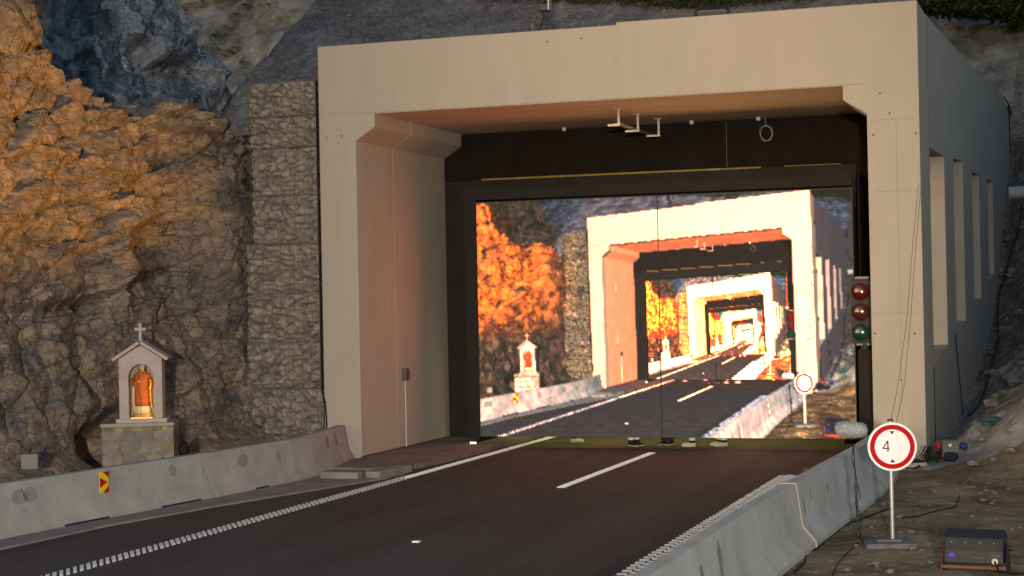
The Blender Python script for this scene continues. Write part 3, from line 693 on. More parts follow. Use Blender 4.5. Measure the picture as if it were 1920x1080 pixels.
# front face strip between arch and outline
outl = []
for (x, z) in arch:
    t = (x-cxn)/nw
    if z < spring+.001: outl.append((outR if t > 0 else outL, spring))
    else:
        xo = np.clip(cxn+(x-cxn)*1.9, outL, outR); zo = apex-abs(xo-(-.03))*(apex-ev)/.37-.02; outl.append((float(xo), float(zo)))
outl[0] = (outR, spring); outl[-1] = (outL, spring)
O = [(x, y0, z) for x, z in outl]; n = len(arch)
fs = [(i, i+1, n+i+1, n+i) for i in range(n-1)]
mb.add(A+O, fs)
mb.add(A+Bk, [(i, n+i, n+i+1, i+1) for i in range(n-1)])                                   # arch intrados
zb0 = .078
for xo, xi in ((outR, cxn+nw), (outL, cxn-nw)):
    mb.add([(xo, y0, zb0), (xi, y0, zb0), (xi, y0, spring), (xo, y0, spring), (xi, y0+.38, zb0), (xi, y0+.38, spring)], [(0, 1, 2, 3), (1, 4, 5, 2)])
ol = [(outL, zb0), (outL, ev), (-.03, apex-.02), (outR, ev), (outR, zb0)]
mb.add([(x, y0, z) for x, z in ol]+[(x, y1, z) for x, z in ol], [(0, 1, 6, 5), (3, 4, 9, 8), (1, 2, 7, 6), (2, 3, 8, 7), (5, 6, 7, 8, 9)])
mb.add([(outL, y0, spring), (outL, y0, ev), (outl[-2][0], y0, outl[-2][1])], [(0, 1, 2)]); mb.add([(outR, y0, spring), (outR, y0, ev), (outl[1][0], y0, outl[1][1])], [(0, 1, 2)])
mb.build('cabinet', M['stone_pink'], sh)
MB().bx(cxn-nw, cxn+nw, y0+.385, y0+.42, zb0, spring+nw+.02).build('niche_back', M['stone_niche'], sh)
MB().bx(cxn-nw, cxn+nw, y0-.005, y0+.384, zb0-.004, zb0+.012).build('niche_floor', M['stone_niche'], sh)
for sx in (-1, 1):
    e = Vector((-.03+sx*.46, 0, ev-.06)); a = Vector((-.03, 0, apex)); d = (e-a); nrm = Vector((-d.z, 0, d.x))*sx; nrm.normalize()
    if nrm.z < 0: nrm = -nrm
    poly = [a, e, e+nrm*.055, a+nrm*.055]
    MB().add([(q.x, -.02, q.z) for q in poly]+[(q.x, y1+.06, q.z) for q in poly], [(0, 1, 2, 3), (7, 6, 5, 4), (0, 4, 5, 1), (1, 5, 6, 2), (2, 6, 7, 3), (3, 7, 4, 0)]).build('roof_slab', M['stone_pink'], sh, bevel=.006)
cz = apex+.06
MB().bx(-.055, -.005, .14, .19, cz-.02, cz+.30).build('cross_upright', M['stone_pink'], sh, bevel=.005)
MB().bx(-.13, .07, .137, .193, cz+.17, cz+.222).build('cross_arm', M['stone_pink'], sh, bevel=.005)
for xo in ((outL-.004, cxn-nw-.005), (cxn+nw+.005, outR+.004)): MB().bx(xo[0], xo[1], y0-.008, y0+.02, spring-.012, spring+.004).build('impost', M['stone_trim'], sh)
# lamp strip on the niche floor that lights the statue
MB().bx(cxn-nw+.04, cxn+nw-.04, y0-.055, y0-.03, .078, .095).build('niche_lamp', mat('niche_lamp_glow', (.8, .6, .3), None, emit=(1, .62, .2), estr=.9), sh)
nl = bpy.data.lights.new('niche_lamp_beam', 'AREA'); nl.shape = 'RECTANGLE'; nl.size = .05; nl.size_y = .72; nl.energy = 1.5; nl.color = (1, .60, .18)
no = bpy.data.objects.new('niche_lamp_beam', nl); COL.objects.link(no); no.parent = sh; no.location = (cxn+nw-.02, y0-.03, zb0+.40); no.rotation_euler = (R_(90), 0, R_(52))

st = empty('saint_statue', (0, 0, 0), 'painted saint statue in a red mantle standing in the shrine niche', 'statue', rz=SA)
q = Matrix.Rotation(SA, 3, 'Z') @ Vector((cxn, y0+.19, 0)); st.location = (SC[0]+q.x, SC[1]+q.y, 1.165+zb0+.014); st.scale = (1.2, 1.12, 1.03)
MB().loft([(0, 0, 0, .150, .10), (0, 0, .035, .145, .098), (0, 0, .04, .13, .09), (0, 0, .055, .125, .085)], 8).build('pedestal', M['gold'], st)
def fold(secs, n, amp, k, seed, name, m, arms=None):
    mb = MB(); vs2 = []
    for cx2, cy2, z, rx, ry in secs:
        for i in range(n):
            a = 2*math.pi*i/n; f = 1+amp*math.sin(k*a+seed+z*5)*(1-.6*min(1, z/.8)); vs2.append((cx2+rx*f*math.cos(a), cy2+ry*f*math.sin(a), z))
    mm = len(secs); fs = [(i*n+j, i*n+(j+1) % n, (i+1)*n+(j+1) % n, (i+1)*n+j) for i in range(mm-1) for j in range(n)]+[tuple(range(n))[::-1], tuple((mm-1)*n+j for j in range(n))]
    return mb.add(vs2, fs).build(name, m, st, smooth=True)
fold([(0, 0, .055, .115, .085), (0, 0, .12, .105, .08), (0, 0, .30, .092, .072), (0, 0, .5, .09, .07)], 48, .07, 11, 0, 'gown', M['gown'])
fold([(-.005, .0, .185, .118, .088), (-.005, 0, .26, .125, .092), (-.01, 0, .42, .13, .094), (-.01, 0, .55, .132, .092), (-.005, 0, .66, .125, .085), (0, 0, .73, .105, .072), (0, 0, .765, .06, .05), (0, 0, .78, .04, .038)], 60, .06, 9, 1, 'mantle', M['robe'])
MB().loft([(-.115, -.02, .08, .018, .03), (-.125, -.02, .3, .022, .04), (-.12, -.03, .5, .02, .035), (-.105, -.03, .6, .01, .02)], 12).build('mantle_lining', M['gown'], st, smooth=True)
MB().loft([(0, 0, .762, .052, .046), (0, 0, .785, .046, .042), (0, 0, .79, .03, .03)], 20).build('collar', M['gold'], st, smooth=True)
hd = MB().loft([(0, 0, .775, .024, .024), (0, -.004, .80, .026, .028), (0, -.008, .815, .036, .040), (0, -.008, .84, .043, .047), (0, -.006, .87, .045, .049), (0, -.004, .895, .038, .042), (0, 0, .91, .02, .022)], 20)
hd.ball((0, -.056, .85), (.007, .010, .011), 2); hd.ball((-.045, 0, .855), (.006, .01, .014), 1); hd.ball((.045, 0, .855), (.006, .01, .014), 1)
head = hd.build('head', M['skin'], st, smooth=True)
mb = MB()
for s in (-1, 1): mb.ball((s*.016, -.052, .864), (.006, .004, .003), 1)
mb.ball((0, -.053, .828), (.011, .004, .003), 1); mb.build('painted_features', M['hair'], head)
hb = MB().ball((0, .012, .868), (.051, .05, .048), 3, .12, 2); hb.ball((-.038, .01, .825), (.016, .03, .045), 2); hb.ball((.038, .01, .825), (.016, .03, .045), 2); hb.build('hair', M['hair'], head, smooth=True)
mb = MB(); 
mb.tube([(.048*math.cos(a), .048*math.sin(a)+.0, .905) for a in np.linspace(0, 2*math.pi, 25)], .006, 6, False)
mb.loft([(0, 0, .902, .047, .047), (0, 0, .93, .053, .053)], 24, False)
for k in range(8): a = k*math.pi/4; mb.ball((.053*math.cos(a), .053*math.sin(a), .938), (.010, .010, .014), 1)
mb.build('crown', M['crown'], st)
def hand(mb, c, dirv, s=1.0):
    d = Vector(dirv).normalized(); mb.ball(c, (.018*s, .012*s, .016*s), 2)
    side = d.cross(Vector((0, -1, 0))).normalized()
    for k in range(4):
        o = Vector(c)+side*(k-1.5)*.008*s+d*.010; L = (.024, .028, .026, .020)[k]*s
        mb.tube([o, o+d*L*.6+Vector((0, -.003, 0)), o+d*L], .004*s, 6, rs=[.0045*s, .004*s, .003*s])
    o = Vector(c)-side*.016*s; mb.tube([o, o-side*.006+d*.014, o+d*.024], .004*s, 6)
mb = MB(); mb.tube([(-.115, -.03, .66), (-.118, -.075, .56), (-.06, -.105, .60)], .03, 10, rs=[.04, .034, .022]); mb.build('sleeve', M['robe'], st, smooth=True)
mb = MB(); mb.tube([(.105, -.02, .66), (.128, -.055, .56), (.118, -.105, .51)], .03, 10, rs=[.036, .034, .024]); mb.build('sleeve', M['robe'], st, smooth=True)
mb = MB(); hand(mb, (-.042, -.112, .607), (1, -.1, .25)); mb.build('hand', M['skin'], st, smooth=True)
mb = MB(); hand(mb, (.118, -.118, .50), (-.1, -.8, -.3)); mb.build('hand', M['skin'], st, smooth=True)
mb = MB().tube([(.128, -.125, .60), (.124, -.128, .5), (.135, -.12, .16)], .007, 8); mb.ball((.128, -.124, .615), .013, 2); mb.build('sceptre', M['gold'], st, smooth=True)

# ------------------------------------------------------------------ gabion baskets beside the portal
rows = [.0, .50, 1.45, 2.40, 3.40, 4.42, 5.40, 6.38, 7.02, 7.74]
names = ['lowest', 'second from the bottom', 'third from the bottom', 'fourth from the bottom', 'middle', 'fourth from the top', 'third from the top', 'second from the top', 'topmost']
for i in range(len(rows)-1):
    z0, z1 = rows[i], rows[i+1]; xl = -16.45 if i < 5 else -16.28; xr = -14.76; y = 31.30
    rd = random.Random(100+i); xl += rd.uniform(-.03, .03); yo = rd.uniform(-.01, .015)
    gbk = empty('gabion_basket', (xl, y+yo, z0), 'wire gabion basket of brown stones beside the portal, %s in the stack' % names[i], 'gabion', 'gabion baskets stacked beside the portal')
    w_, h_ = xr-xl, z1-z0
    gx2, gz2 = np.meshgrid(np.linspace(0, w_, 100), np.linspace(0.004, h_-.004, 60), indexing='ij')
    ta = rd.uniform(-.5, .5); wx2 = gx2*math.cos(ta)-gz2*math.sin(ta)+.09*fbm(gx2*4, gz2*4, i+50, 3); wz2 = gz2*math.cos(ta)+gx2*math.sin(ta)+.09*fbm(gx2*4, gz2*4, i+90, 3)
    wa = worley(wx2/.20, wz2/.15, 300+i*7); wb = worley(wx2/.09, wz2/.07, 400+i*7)
    hgt = .10*np.sqrt(np.clip(wa[2]*2.4, 0, 1))+.06*(wa[0]-.5)+.10*wa[1]+.012*(wb[0]-.5)+.012*fbm(gx2*25, gz2*25, i, 3)
    edge = sstep(0, .05, np.minimum(np.minimum(gx2, w_-gx2), np.minimum(gz2, h_-gz2))); hgt = hgt*(.6+.4*edge)-.02*(1-edge)
    stn = grid_mesh('stones', np.stack([gx2, .10-hgt, gz2], -1), M['gabstone']); stn.data.set_sharp_from_angle(angle=R_(35)); stn.parent = gbk
    MB().bx(.03, w_-.02, .19, .95, .02, h_-.02).build('core', M['gabback'], gbk)
    mb = MB(); k = 0
    for t in np.arange(.0, w_+.01, .10): mb.tube([(t, -.012, 0), (t, -.012, h_)], .0022, 4, False)
    for t in np.arange(.0, h_+.01, .10): mb.tube([(0, -.014, t), (w_, -.014, t)], .0022, 4, False)
    mb.tube([(0, -.014, 0), (w_, -.014, 0), (w_, -.014, h_), (0, -.014, h_), (0, -.014, 0)], .006, 5, False)
    mb.build('wire_mesh', M['wiremesh'], gbk)

# bag and grey box behind the left barrier
p = atx(345, 842, -15.1)
bg = empty('equipment_bag', (p[0], p[1], p[2]-.12), 'small black bag lying beside the stone plinth', 'bag')
MB().ball((0, 0, .12), (.10, .12, .13), 3, .35, 4).build('bag_body', M['bagblack'], bg, smooth=True)
MB().tube([(-.05, 0, .2), (-.03, -.02, .27), (.03, -.02, .27), (.06, 0, .2)], .012, 6).build('handle', M['bagblack'], bg)
MB().tube([(.08, 0, .02), (.16, -.05, .0), (.22, -.06, .02)], .014, 6).build('strap', M['bagblack'], bg)
p = atx(55, 866, -15.35)
gx = empty('electrical_box', (p[0], p[1], p[2]-.12), 'square grey box on the rock above the left barrier', 'box', rz=R_(30))
MB().box((0, .07, .12), (.25, .14, .23)).build('box_body', M['greybox'], gx, bevel=.012)
MB().box((0, -.006, .12), (.21, .012, .19)).build('lid', M['greybox'], gx, bevel=.005)
MB().tube([(.0, .07, .23), (.0, .1, .28), (.02, .3, .3)], .012, 6).build('cable_stub', M['cable'], gx)

# ------------------------------------------------------------------ fittings of the portal
p = atx(757, 702, XIL)
sb = empty('switch_box', (XIL, p[1], 0), 'small grey and red switch box on the left tunnel wall with conduit to the floor', 'switch box')
MB().bx(.0, .10, -.09, .03, p[2]-.13, p[2]+.13).build('box_body', M['greyplastic'], sb, bevel=.008)
MB().bx(.0, .09, .035, .12, p[2]-.12, p[2]+.12).build('red_cover', mat('red_grey_cover', (.30, .12, .10), None), sb, bevel=.008)
for k in range(3): MB().box((.102, -.03, p[2]+.07-k*.07), (.01, .06, .03)).build('breaker', M['signblack'], sb)
MB().tube([(.03, 0, .1), (.03, 0, p[2]-.13)], .018, 8).build('conduit', mat('conduit_grey', (.60, .52, .45), None, rough=.4), sb)
for zc_ in (.35, .8, 1.3): MB().box((.02, 0, zc_), (.04, .06, .02)).build('clip', M['metal'], sb)

# cable tray brackets hanging below the soffit: post with a foot plate, tray arm
hang = [(1160, 205, 1158, 232, 1140), (1196, 216, 1196, 243, 1173), (1235, 225, 1235, 252, 1213)]
for k, (u, v, u2, v2, ua) in enumerate(hang):
    y = (33.0, 34.1, 35.2)[k]; a = aty(u, v, y); b = aty(u2, v2, y); c = aty(ua, v2-3, y); zt = ZL-.012
    br = empty('tray_bracket', (a[0], y, zt), ('front', 'middle', 'rear')[k]+' galvanised L bracket of the cable tray under the tunnel soffit', 'bracket', 'cable tray brackets under the soffit')
    L = zt-float(b[2]); arm = float(c[0]-a[0])
    MB().box((0, 0, -.006), (.16, .14, .012)).build('foot_plate', M['metal'], br)
    mb = MB().bx(-.022, .022, -.02, .02, -L, -.013)
    mb.build('post', M['metal'], br)
    mb = MB()
    for t in np.arange(.04, L-.03, .045): mb.box((0, -.021, -t), (.014, .004, .018))
    mb.build('slot_holes', M['signblack'], br)
    MB().bx(arm, .03, -.03, .03, -L-.045, -L-.003).build('arm', M['metal'], br)
ya, yb_ = 33.0, 35.3; a = aty(1150, 229, ya); b = aty(1205, 243, 35.2)
tr = MB(); za = float(aty(1158, 232, 33.0)[2])
tag(MB().bx(float(a[0]), float(a[0])+.16, 33.03, 35.6, za-.0, za+.012).build('cable_tray', M['metal']), 'narrow galvanised cable tray resting on the three brackets', 'cable tray')
for lab, (u, v) in zip(('left of the cable tray', 'just right of the cable tray', 'beside the coiled cable'), [(1058, 238), (1297, 226), (1422, 217)]):
    p = aty(u, v, 35.9)
    j = empty('junction_box', (p[0], 35.9, ZL-.012), 'small white junction box under the soffit %s' % lab, 'junction box', 'junction boxes under the soffit')
    L = max(.08, ZL-.012-float(p[2])+.035)
    MB().bx(-.04, .04, -.04, .04, -L, -.004).build('box_body', M['whitebox'], j, bevel=.008)
    MB().tube([(0, 0, -L), (.005, 0, -L-.035)], .012, 8).build('gland', M['greyplastic'], j)
p = aty(1436, 250, 35.95); mb = MB(); hp = aty(1434, 218, 35.95)
loop = [(hp[0], 35.95, ZL-.02), (hp[0]+.02, 35.95, p[2]+.2)]
for k in range(40):
    a = math.pi/2-k*2*math.pi/16; rad = .135+.014*math.sin(k*.9); loop.append((p[0]+.01+rad*math.cos(a), 35.95-.002*k*.5, p[2]+rad*1.15*math.sin(a)))
tag(MB().tube(loop, .0085, 6).build('cable_coil', M['cablegrey']), 'grey cable hanging from the soffit in a small coil', 'cable')

# thin wires on the pillar and cables on the side wall
def wire(name, pts_, r, m, label, cat='cable', group=None): return tag(MB().tube(pts_, r, 6).build(name, m, smooth=True), label, cat, group)
def fy(u, v): p = aty(u, v, YP-.012); return (p[0], YP-.012, p[2])
wire('thin_wire', [fy(1722, 345), fy(1712, 450), fy(1700, 600), fy(1684, 720), fy(1670, 790)], .004, M['wirethin'], 'left of two thin wires hanging down the right pillar face', group='thin wires on the right pillar')
wire('thin_wire', [fy(1727, 345), fy(1718, 450), fy(1707, 600), fy(1696, 720), fy(1680, 795)], .004, M['wirethin'], 'right of two thin wires hanging down the right pillar face', group='thin wires on the right pillar')
def wx(u, v, dx=.012):
    d = ray(u, v); n_ = np.array([math.cos(ang), math.sin(ang), 0]); P0 = np.array([XOR+dx, YP, 0]); t = ((P0-CAM)@n_)/(d@n_); return tuple(CAM+d*t)
wire('wall_cable', [wx(1791, 627), wx(1797, 690), wx(1803, 750), wx(1808, 800), wx(1812, 830)], .013, M['cable'], 'black cable hanging from the second slot of the side wall')
wire('wall_cable', [wx(1751, 690), wx(1753, 760), wx(1754, 830)], .010, M['cable'], 'black cable hanging from the first slot of the side wall')
bpy.context.view_layer.update()
BANKS = [bpy.data.objects[k] for k in ('embankment', 'embankment_slope')]; VERGE = BANKS+[bpy.data.objects['verge']]
def cast(objs, u, v):
    d = Vector(ray(u, v)).normalized(); best = None
    for o in objs:
        ok, loc, _, _ = o.ray_cast(Vector(CAM), d)
        if ok and (best is None or (loc-Vector(CAM)).length < (best-Vector(CAM)).length): best = loc
    return np.array(best) if best is not None else atz(u, v, 0)
def on_bank(u, v, off=.05): p = cast(BANKS, u, v); return (p[0], p[1], p[2]+off)
pp = [wx(1882, 182), wx(1891, 195), wx(1893, 260), wx(1896, 318)]
wire('wall_cable', [pp[0], pp[1], pp[2], pp[3]], .03, M['cable'], 'black cable looping down the far end of the side wall')
bp = []
for u, v in [(1917, 385), (1912, 430), (1897, 475), (1885, 520), (1873, 560), (1871, 600), (1872, 645), (1861, 690), (1853, 720), (1842, 755), (1833, 775), (1818, 790)]:
    q_ = on_bank(u, v, .12); bp.append(q_)
wire('bank_cable', bp, .028, M['cable'], 'black cable trailing down the rubble slope beside the side wall')
p = aty(1893, 362, 58.0); q2 = aty(1960, 358, 58.0)
pi = empty('drain_pipe', tuple(p), 'pale drain pipe end sticking out above the rubble slope', 'pipe')
MB().tube([(0, 0, 0), tuple(np.array(q2)-np.array(p))], .20, 16).build('pipe_body', M['pipe'], pi, smooth='auto')
MB().tube([(-.02, 0, 0), (.06, 0, 0)], .215, 16).build('rim', M['pipe'], pi, smooth='auto')
q2 = on_bank(1905, 372, 0.0)
# edge cable between gabions and portal
wire('edge_cable', [(XOL-.03, YP-.03, z) for z in (7.7, 6, 4, 2.2, 1.4)]+[(XOL+.03, YP-.03, 1.2), (XOL+.05, YP-.03, .9), (XOL+.06, YP-.03, .3)], .016, M['cable'], 'black cable running down between the gabions and the portal')

# ------------------------------------------------------------------ traffic light
tx = aty(1614, 585, 33.0); ty = 33.0
tl = empty('traffic_light', (float(tx[0]), ty, 0), 'unlit three lamp traffic light on a black post inside the right pillar', 'traffic light', rz=R_(4))
zt_, zb_ = float(aty(1613, 524, ty)[2]), float(aty(1615, 643, ty)[2]); zc = [float(aty(1613, v, ty)[2]) for v in (547, 585, 624)]
MB().bx(-.20, .20, .0, .18, zb_, zt_).build('housing', M['blackplastic'], tl, bevel=.03)
for z, k in zip(zc, ('lens_red', 'lens_amber', 'lens_green')):
    MB().prism([(-.195, z-.20), (.195, z-.20), (.195, z+.20), (-.195, z+.20)], lambda x, q: (x, -.012, q), lambda x, q: (x, -.001, q)).build('lamp_surround', M['clearplastic'], tl, bevel=.005)
    mb = MB(); secs = [(.165*math.sin(t), -.014-.055*math.cos(t)) for t in np.linspace(.0, math.pi/2, 8)]; n = 28; vv = [(0, -.069, z)]
    for rr_, yy in secs[1:]: vv += [(rr_*math.cos(2*math.pi*i/n), yy, z+rr_*math.sin(2*math.pi*i/n)) for i in range(n)]
    fs = [(0, 1+i, 1+(i+1) % n) for i in range(n)]+[(1+r_*n+i, 1+r_*n+(i+1) % n, 1+(r_+1)*n+(i+1) % n, 1+(r_+1)*n+i) for r_ in range(len(secs)-2) for i in range(n)]
    mb.add(vv, fs).build('lens', M[k], tl, smooth=True)
    MB().tube([(.172*math.cos(a), -.02, z+.172*math.sin(a)) for a in np.linspace(0, 2*math.pi, 29)], .014, 6, False).build('lens_ring', M['blackplastic'], tl, smooth=True)
MB().tube([(0.06, .10, 0), (.06, .10, zb_)], .075, 14).build('post', M['blackmetal'], tl, smooth='auto')
MB().bx(-.07, .19, -.03, .1, .0, zb_-.12).build('post_cladding', M['black_board'], tl, bevel=.01)
for z in (zt_+.03, zb_-.03): MB().tube([(-.1, .06, z), (.16, .06, z)], .028, 8).build('clamp', M['metal'], tl)

# ------------------------------------------------------------------ restriction sign
sg = empty('road_sign', (float(atz(1678, 1020)[0]), 21.7, 0), 'round white road sign with red rim and black 4 on a grey post', 'road sign', rz=R_(14))
c = aty(1672, 838, 21.66); zc = float(c[2]); dx = float(c[0])-float(atz(1678, 1020)[0])
def disc(r0, r1, y, th, n=56, z=0):
    mb = MB(); vv = []
    for yy in (y, y-th):
        for rr_ in (r0, r1): vv += [(dx+rr_*math.cos(2*math.pi*i/n), yy, zc+rr_*math.sin(2*math.pi*i/n)) for i in range(n)]
    fs = []
    for i in range(n):
        j = (i+1) % n; fs += [(i, j, n+j, n+i), (2*n+i, 3*n+i, 3*n+j, 2*n+j), (n+i, n+j, 3*n+j, 3*n+i)]
        if r0 > 0: fs.append((i, 2*n+i, 2*n+j, j))
    if r0 == 0:
        vv = [(dx+r1*math.cos(2*math.pi*i/n), yy, zc+r1*math.sin(2*math.pi*i/n)) for yy in (y, y-th) for i in range(n)]
        fs = [tuple(range(n)), tuple(range(n, 2*n))[::-1]]+[(i, (i+1) % n, n+(i+1) % n, n+i) for i in range(n)]
    return mb.add(vv, fs)
RS = .305
disc(0, RS, .0, .02).build('plate', M['signwhite'], sg, bevel=.003)
disc(.218, .277, -.0205, .003).build('red_ring', M['red'], sg)
ys_ = -.0205
def glyph(polys, name):
    mb = MB()
    for poly in polys: mb.prism(poly, lambda x, z: (dx+x, ys_, zc+z), lambda x, z: (dx+x, ys_-.003, z+zc))
    return mb.build(name, M['signblack'], sg)
glyph([[(-.03, .195), (.03, .195), (.0, .155)]], 'upper_arrow')
glyph([[(-.034, -.195), (.034, -.195), (.0, -.155)]], 'lower_arrow')
glyph([[(-.062, .075), (-.047, .075), (-.047, -.06), (-.062, -.06)], [(-.063, .075), (-.063, .05), (-.113, -.022), (-.121, -.014)], [(-.121, -.012), (-.121, -.026), (-.063, -.026), (-.063, -.012)], [(-.046, -.012), (-.046, -.026), (-.036, -.026), (-.036, -.012)]], 'number_four')
glyph([[(-.018, -.046), (-.006, -.046), (-.006, -.06), (-.018, -.06)]], 'point') if False else None
MB().tube([(0, .035, .055), (0, .035, zc+RS+.02)], .027, 12).build('post', M['metal'], sg, smooth='auto')
MB().bx(-.05, .05, .022, .07, zc+.1, zc+.14).build('bracket', M['metal'], sg); MB().bx(-.05, .05, .022, .07, zc-.14, zc-.1).build('bracket', M['metal'], sg)
MB().box((0, .035, zc+RS+.025), (.07, .06, .03)).build('post_cap', M['blackmetal'], sg, bevel=.006)
MB().box((-.05, .0, .02), (.62, .5, .09)).build('foot_slab', M['plate'], sg, bevel=.015)
MB().box((-.05, .04, .075), (.30, .2, .03)).build('foot_socket', M['plate'], sg, bevel=.01)

# ------------------------------------------------------------------ microphone on its stand
mp_ = cast(VERGE, 1610, 1018)
ms = empty('microphone_stand', (float(mp_[0]), float(mp_[1]), float(mp_[2])), 'black tripod microphone stand in front of the right barrier', 'microphone stand')
mt = aty(1600, 830, float(mp_[1])); dxm = float(mt[0]-mp_[0]); HM = float(mt[2]-mp_[2])
MB().tube([(0, 0, .06), (dxm*.5, 0, HM*.55)], .015, 10).build('lower_tube', M['blackmetal'], ms, smooth='auto')
MB().tube([(dxm*.5, 0, HM*.55), (dxm, 0, HM-.01)], .010, 10).build('upper_tube', M['blackmetal'], ms, smooth='auto')
MB().tube([(dxm*.47, 0, HM*.51), (dxm*.53, 0, HM*.58)], .022, 10).build('clutch', M['blackplastic'], ms, smooth='auto')
MB().tube([(0, 0, .045), (0, 0, .13)], .028, 10).build('hub', M['blackplastic'], ms, smooth='auto')
for a, L in ((R_(196), .37), (R_(-12), .26), (R_(-62), .30)):
    MB().tube([(0, 0, .075), (L*.5*math.cos(a), L*.5*math.sin(a), .045), (L*math.cos(a), L*math.sin(a), .022)], .017, 8).build('leg', M['blackmetal'], ms, smooth='auto')
MB().tube([(dxm, -.012, HM), (dxm-.02, -.03, HM-.2), (dxm*.6+.03, -.03, HM*.6), (dxm*.5+.06, -.03, HM*.45), (dxm*.4-.02, -.03, HM*.4), (.05, -.03, .35), (.02, -.03, .08)], .006, 6).build('cable', M['cable'], ms, smooth=True)
fm = aty(1596, 805, float(mp_[1]))
mic = empty('furry_microphone', tuple(float(v) for v in fm), 'grey furry microphone windshield on top of the black stand', 'microphone', rz=R_(-4))
mb = MB(); N = 26; L = .215
secs = []
for k in range(N+1):
    t = -1+2*k/N; rad = .092*max(0, 1-abs(t)**3.2)**.5+.001; secs.append((L*t, rad))
vv = []; n = 28
for x, rr_ in secs:
    for i in range(n):
        a = 2*math.pi*i/n; f = 1+.06*mnoise.noise(Vector((x*30, math.cos(a)*4, math.sin(a)*4))); vv.append((x, rr_*f*math.cos(a), rr_*f*math.sin(a)-.10*x*.5))
mb.add(vv, [(i*n+k, i*n+(k+1) % n, (i+1)*n+(k+1) % n, (i+1)*n+k) for i in range(N) for k in range(n)]+[tuple(range(n)), tuple(N*n+k for k in range(n))[::-1]])
mb.build('windshield', M['fur'], mic, smooth=True)
mb = MB(); r = random.Random(9)
for k in range(2600):
    i = r.randrange(2, N-1); x, rr_ = secs[i]; x += r.uniform(-.008, .008); a = r.uniform(0, 2*math.pi); d = Vector((.25*r.gauss(0, 1)+.9*x/L, math.cos(a), math.sin(a)-.35)).normalized()
    c_ = Vector((x, rr_*math.cos(a), rr_*math.sin(a)-.05*x)); s_ = d.orthogonal().normalized()*.0016; ln = r.uniform(.008, .022); mb.add([c_-s_, c_+s_, c_+d*ln], [(0, 1, 2)])
mb.build('fur_hairs', M['fur'], mic)['kind'] = 'stuff'
MB().tube([(.0, 0, -.13), (.0, 0, -.085)], .014, 8).build('mount', M['blackplastic'], mic)

# ------------------------------------------------------------------ wash floodlight on the ground
fb = atz(1828, 1072)
fl = empty('stage_floodlight', (float(fb[0]), float(fb[1]), .0), 'black stage floodlight on the dirt with a blue display on its back', 'floodlight', rz=R_(-4))
# wedge body, back panel towards the camera
wd = .33
bp_ = [(-.12, .10), (.26, .10), (.30, .20), (.24, .44), (.10, .475), (-.06, .40), (-.115, .25)]
MB().prism(bp_, lambda y, z: (-wd, y, z), lambda y, z: (wd, y, z)).build('body', M['blackplastic'], fl, bevel=.02)
for k in range(4): MB().ball((-.24+.155*k, -.083, .34), (.010, .010, .010), 1).build('screw', M['metal'], fl)
MB().box((-.235, -.1215, .20), (.055, .006, .022), Matrix.Rotation(R_(-3), 3, 'X')).build('display', M['blue_led'], fl)
MB().box((.06, -.121, .18), (.15, .004, .012)).build('name_strip', M['greyplastic'], fl)
MB().box((.24, -.122, .21), (.11, .012, .022)).build('socket_panel', M['greyplastic'], fl, bevel=.003)
mb = MB(); mb.tube([(.24, -.10, .145), (.24, -.15, .145)], .035, 14); mb.build('power_socket', M['metal'], fl, smooth='auto')
MB().tube([(.24, -.145, .145), (.25, -.19, .12), (.30, -.20, .03), (.45, -.1, .012), (.9, .2, .012)], .012, 6).build('power_cable', M['cable'], fl, smooth=True)
for s in (-1, 1):
    MB().prism([(-.14, .0), (.26, .0), (.26, .03), (.11, .30), (.05, .30), (-.14, .03)], lambda y, z: (s*(wd+.035), y, z), lambda y, z: (s*(wd+.012), y, z)).build('yoke_side', M['orange_sheen'] if s < 0 else M['blackmetal'], fl, bevel=.004)
    mb = MB().tube([(s*(wd+.035), .08, .27), (s*(wd+.07), .08, .27)], .03, 12); mb.build('yoke_knob', M['blackplastic'], fl, smooth='auto')
MB().bx(-wd-.03, wd+.03, -.13, -.09, .045, .085).build('bottom_rail', M['orange_sheen'], fl, bevel=.006)
MB().bx(-wd+.02, wd-.02, .245, .275, .16, .40).build('lamp_window', M['orange_glass'], fl)
FLP = np.array([float(fb[0])+.05, float(fb[1])+.42, .36])
ol_ = bpy.data.lights.new('orange_wash_beam', 'SPOT'); ol_.energy = 12500; ol_.color = (1, .41, .01); ol_.spot_size = R_(33); ol_.spot_blend = 1.0; ol_.shadow_soft_size = .009
oo = bpy.data.objects.new('orange_wash_beam', ol_); COL.objects.link(oo)
tgt = atx(120, 410, -17.2); aim(oo, FLP, tgt)
bd = Vector((float(tgt[0]-FLP[0]), float(tgt[1]-FLP[1]), 0)).normalized(); bs = Vector((-bd.y, bd.x, 0)); q = Vector(FLP)+bd*.20
bd_o = MB().box((0, 0, 0), (.30, .012, .30), Matrix((bs, bd, (0, 0, 1))).transposed()).build('beam_cutoff', M['blackmetal'], fl)  # added plate hidden behind the body, cuts the low part of the beam
bd_o.matrix_parent_inverse = Matrix.Rotation(-R_(-4), 4, 'Z') @ Matrix.Translation(-fl.location); bd_o.location = (q.x, q.y, FLP[2]+.20*math.tan(R_(12.6))-.15)

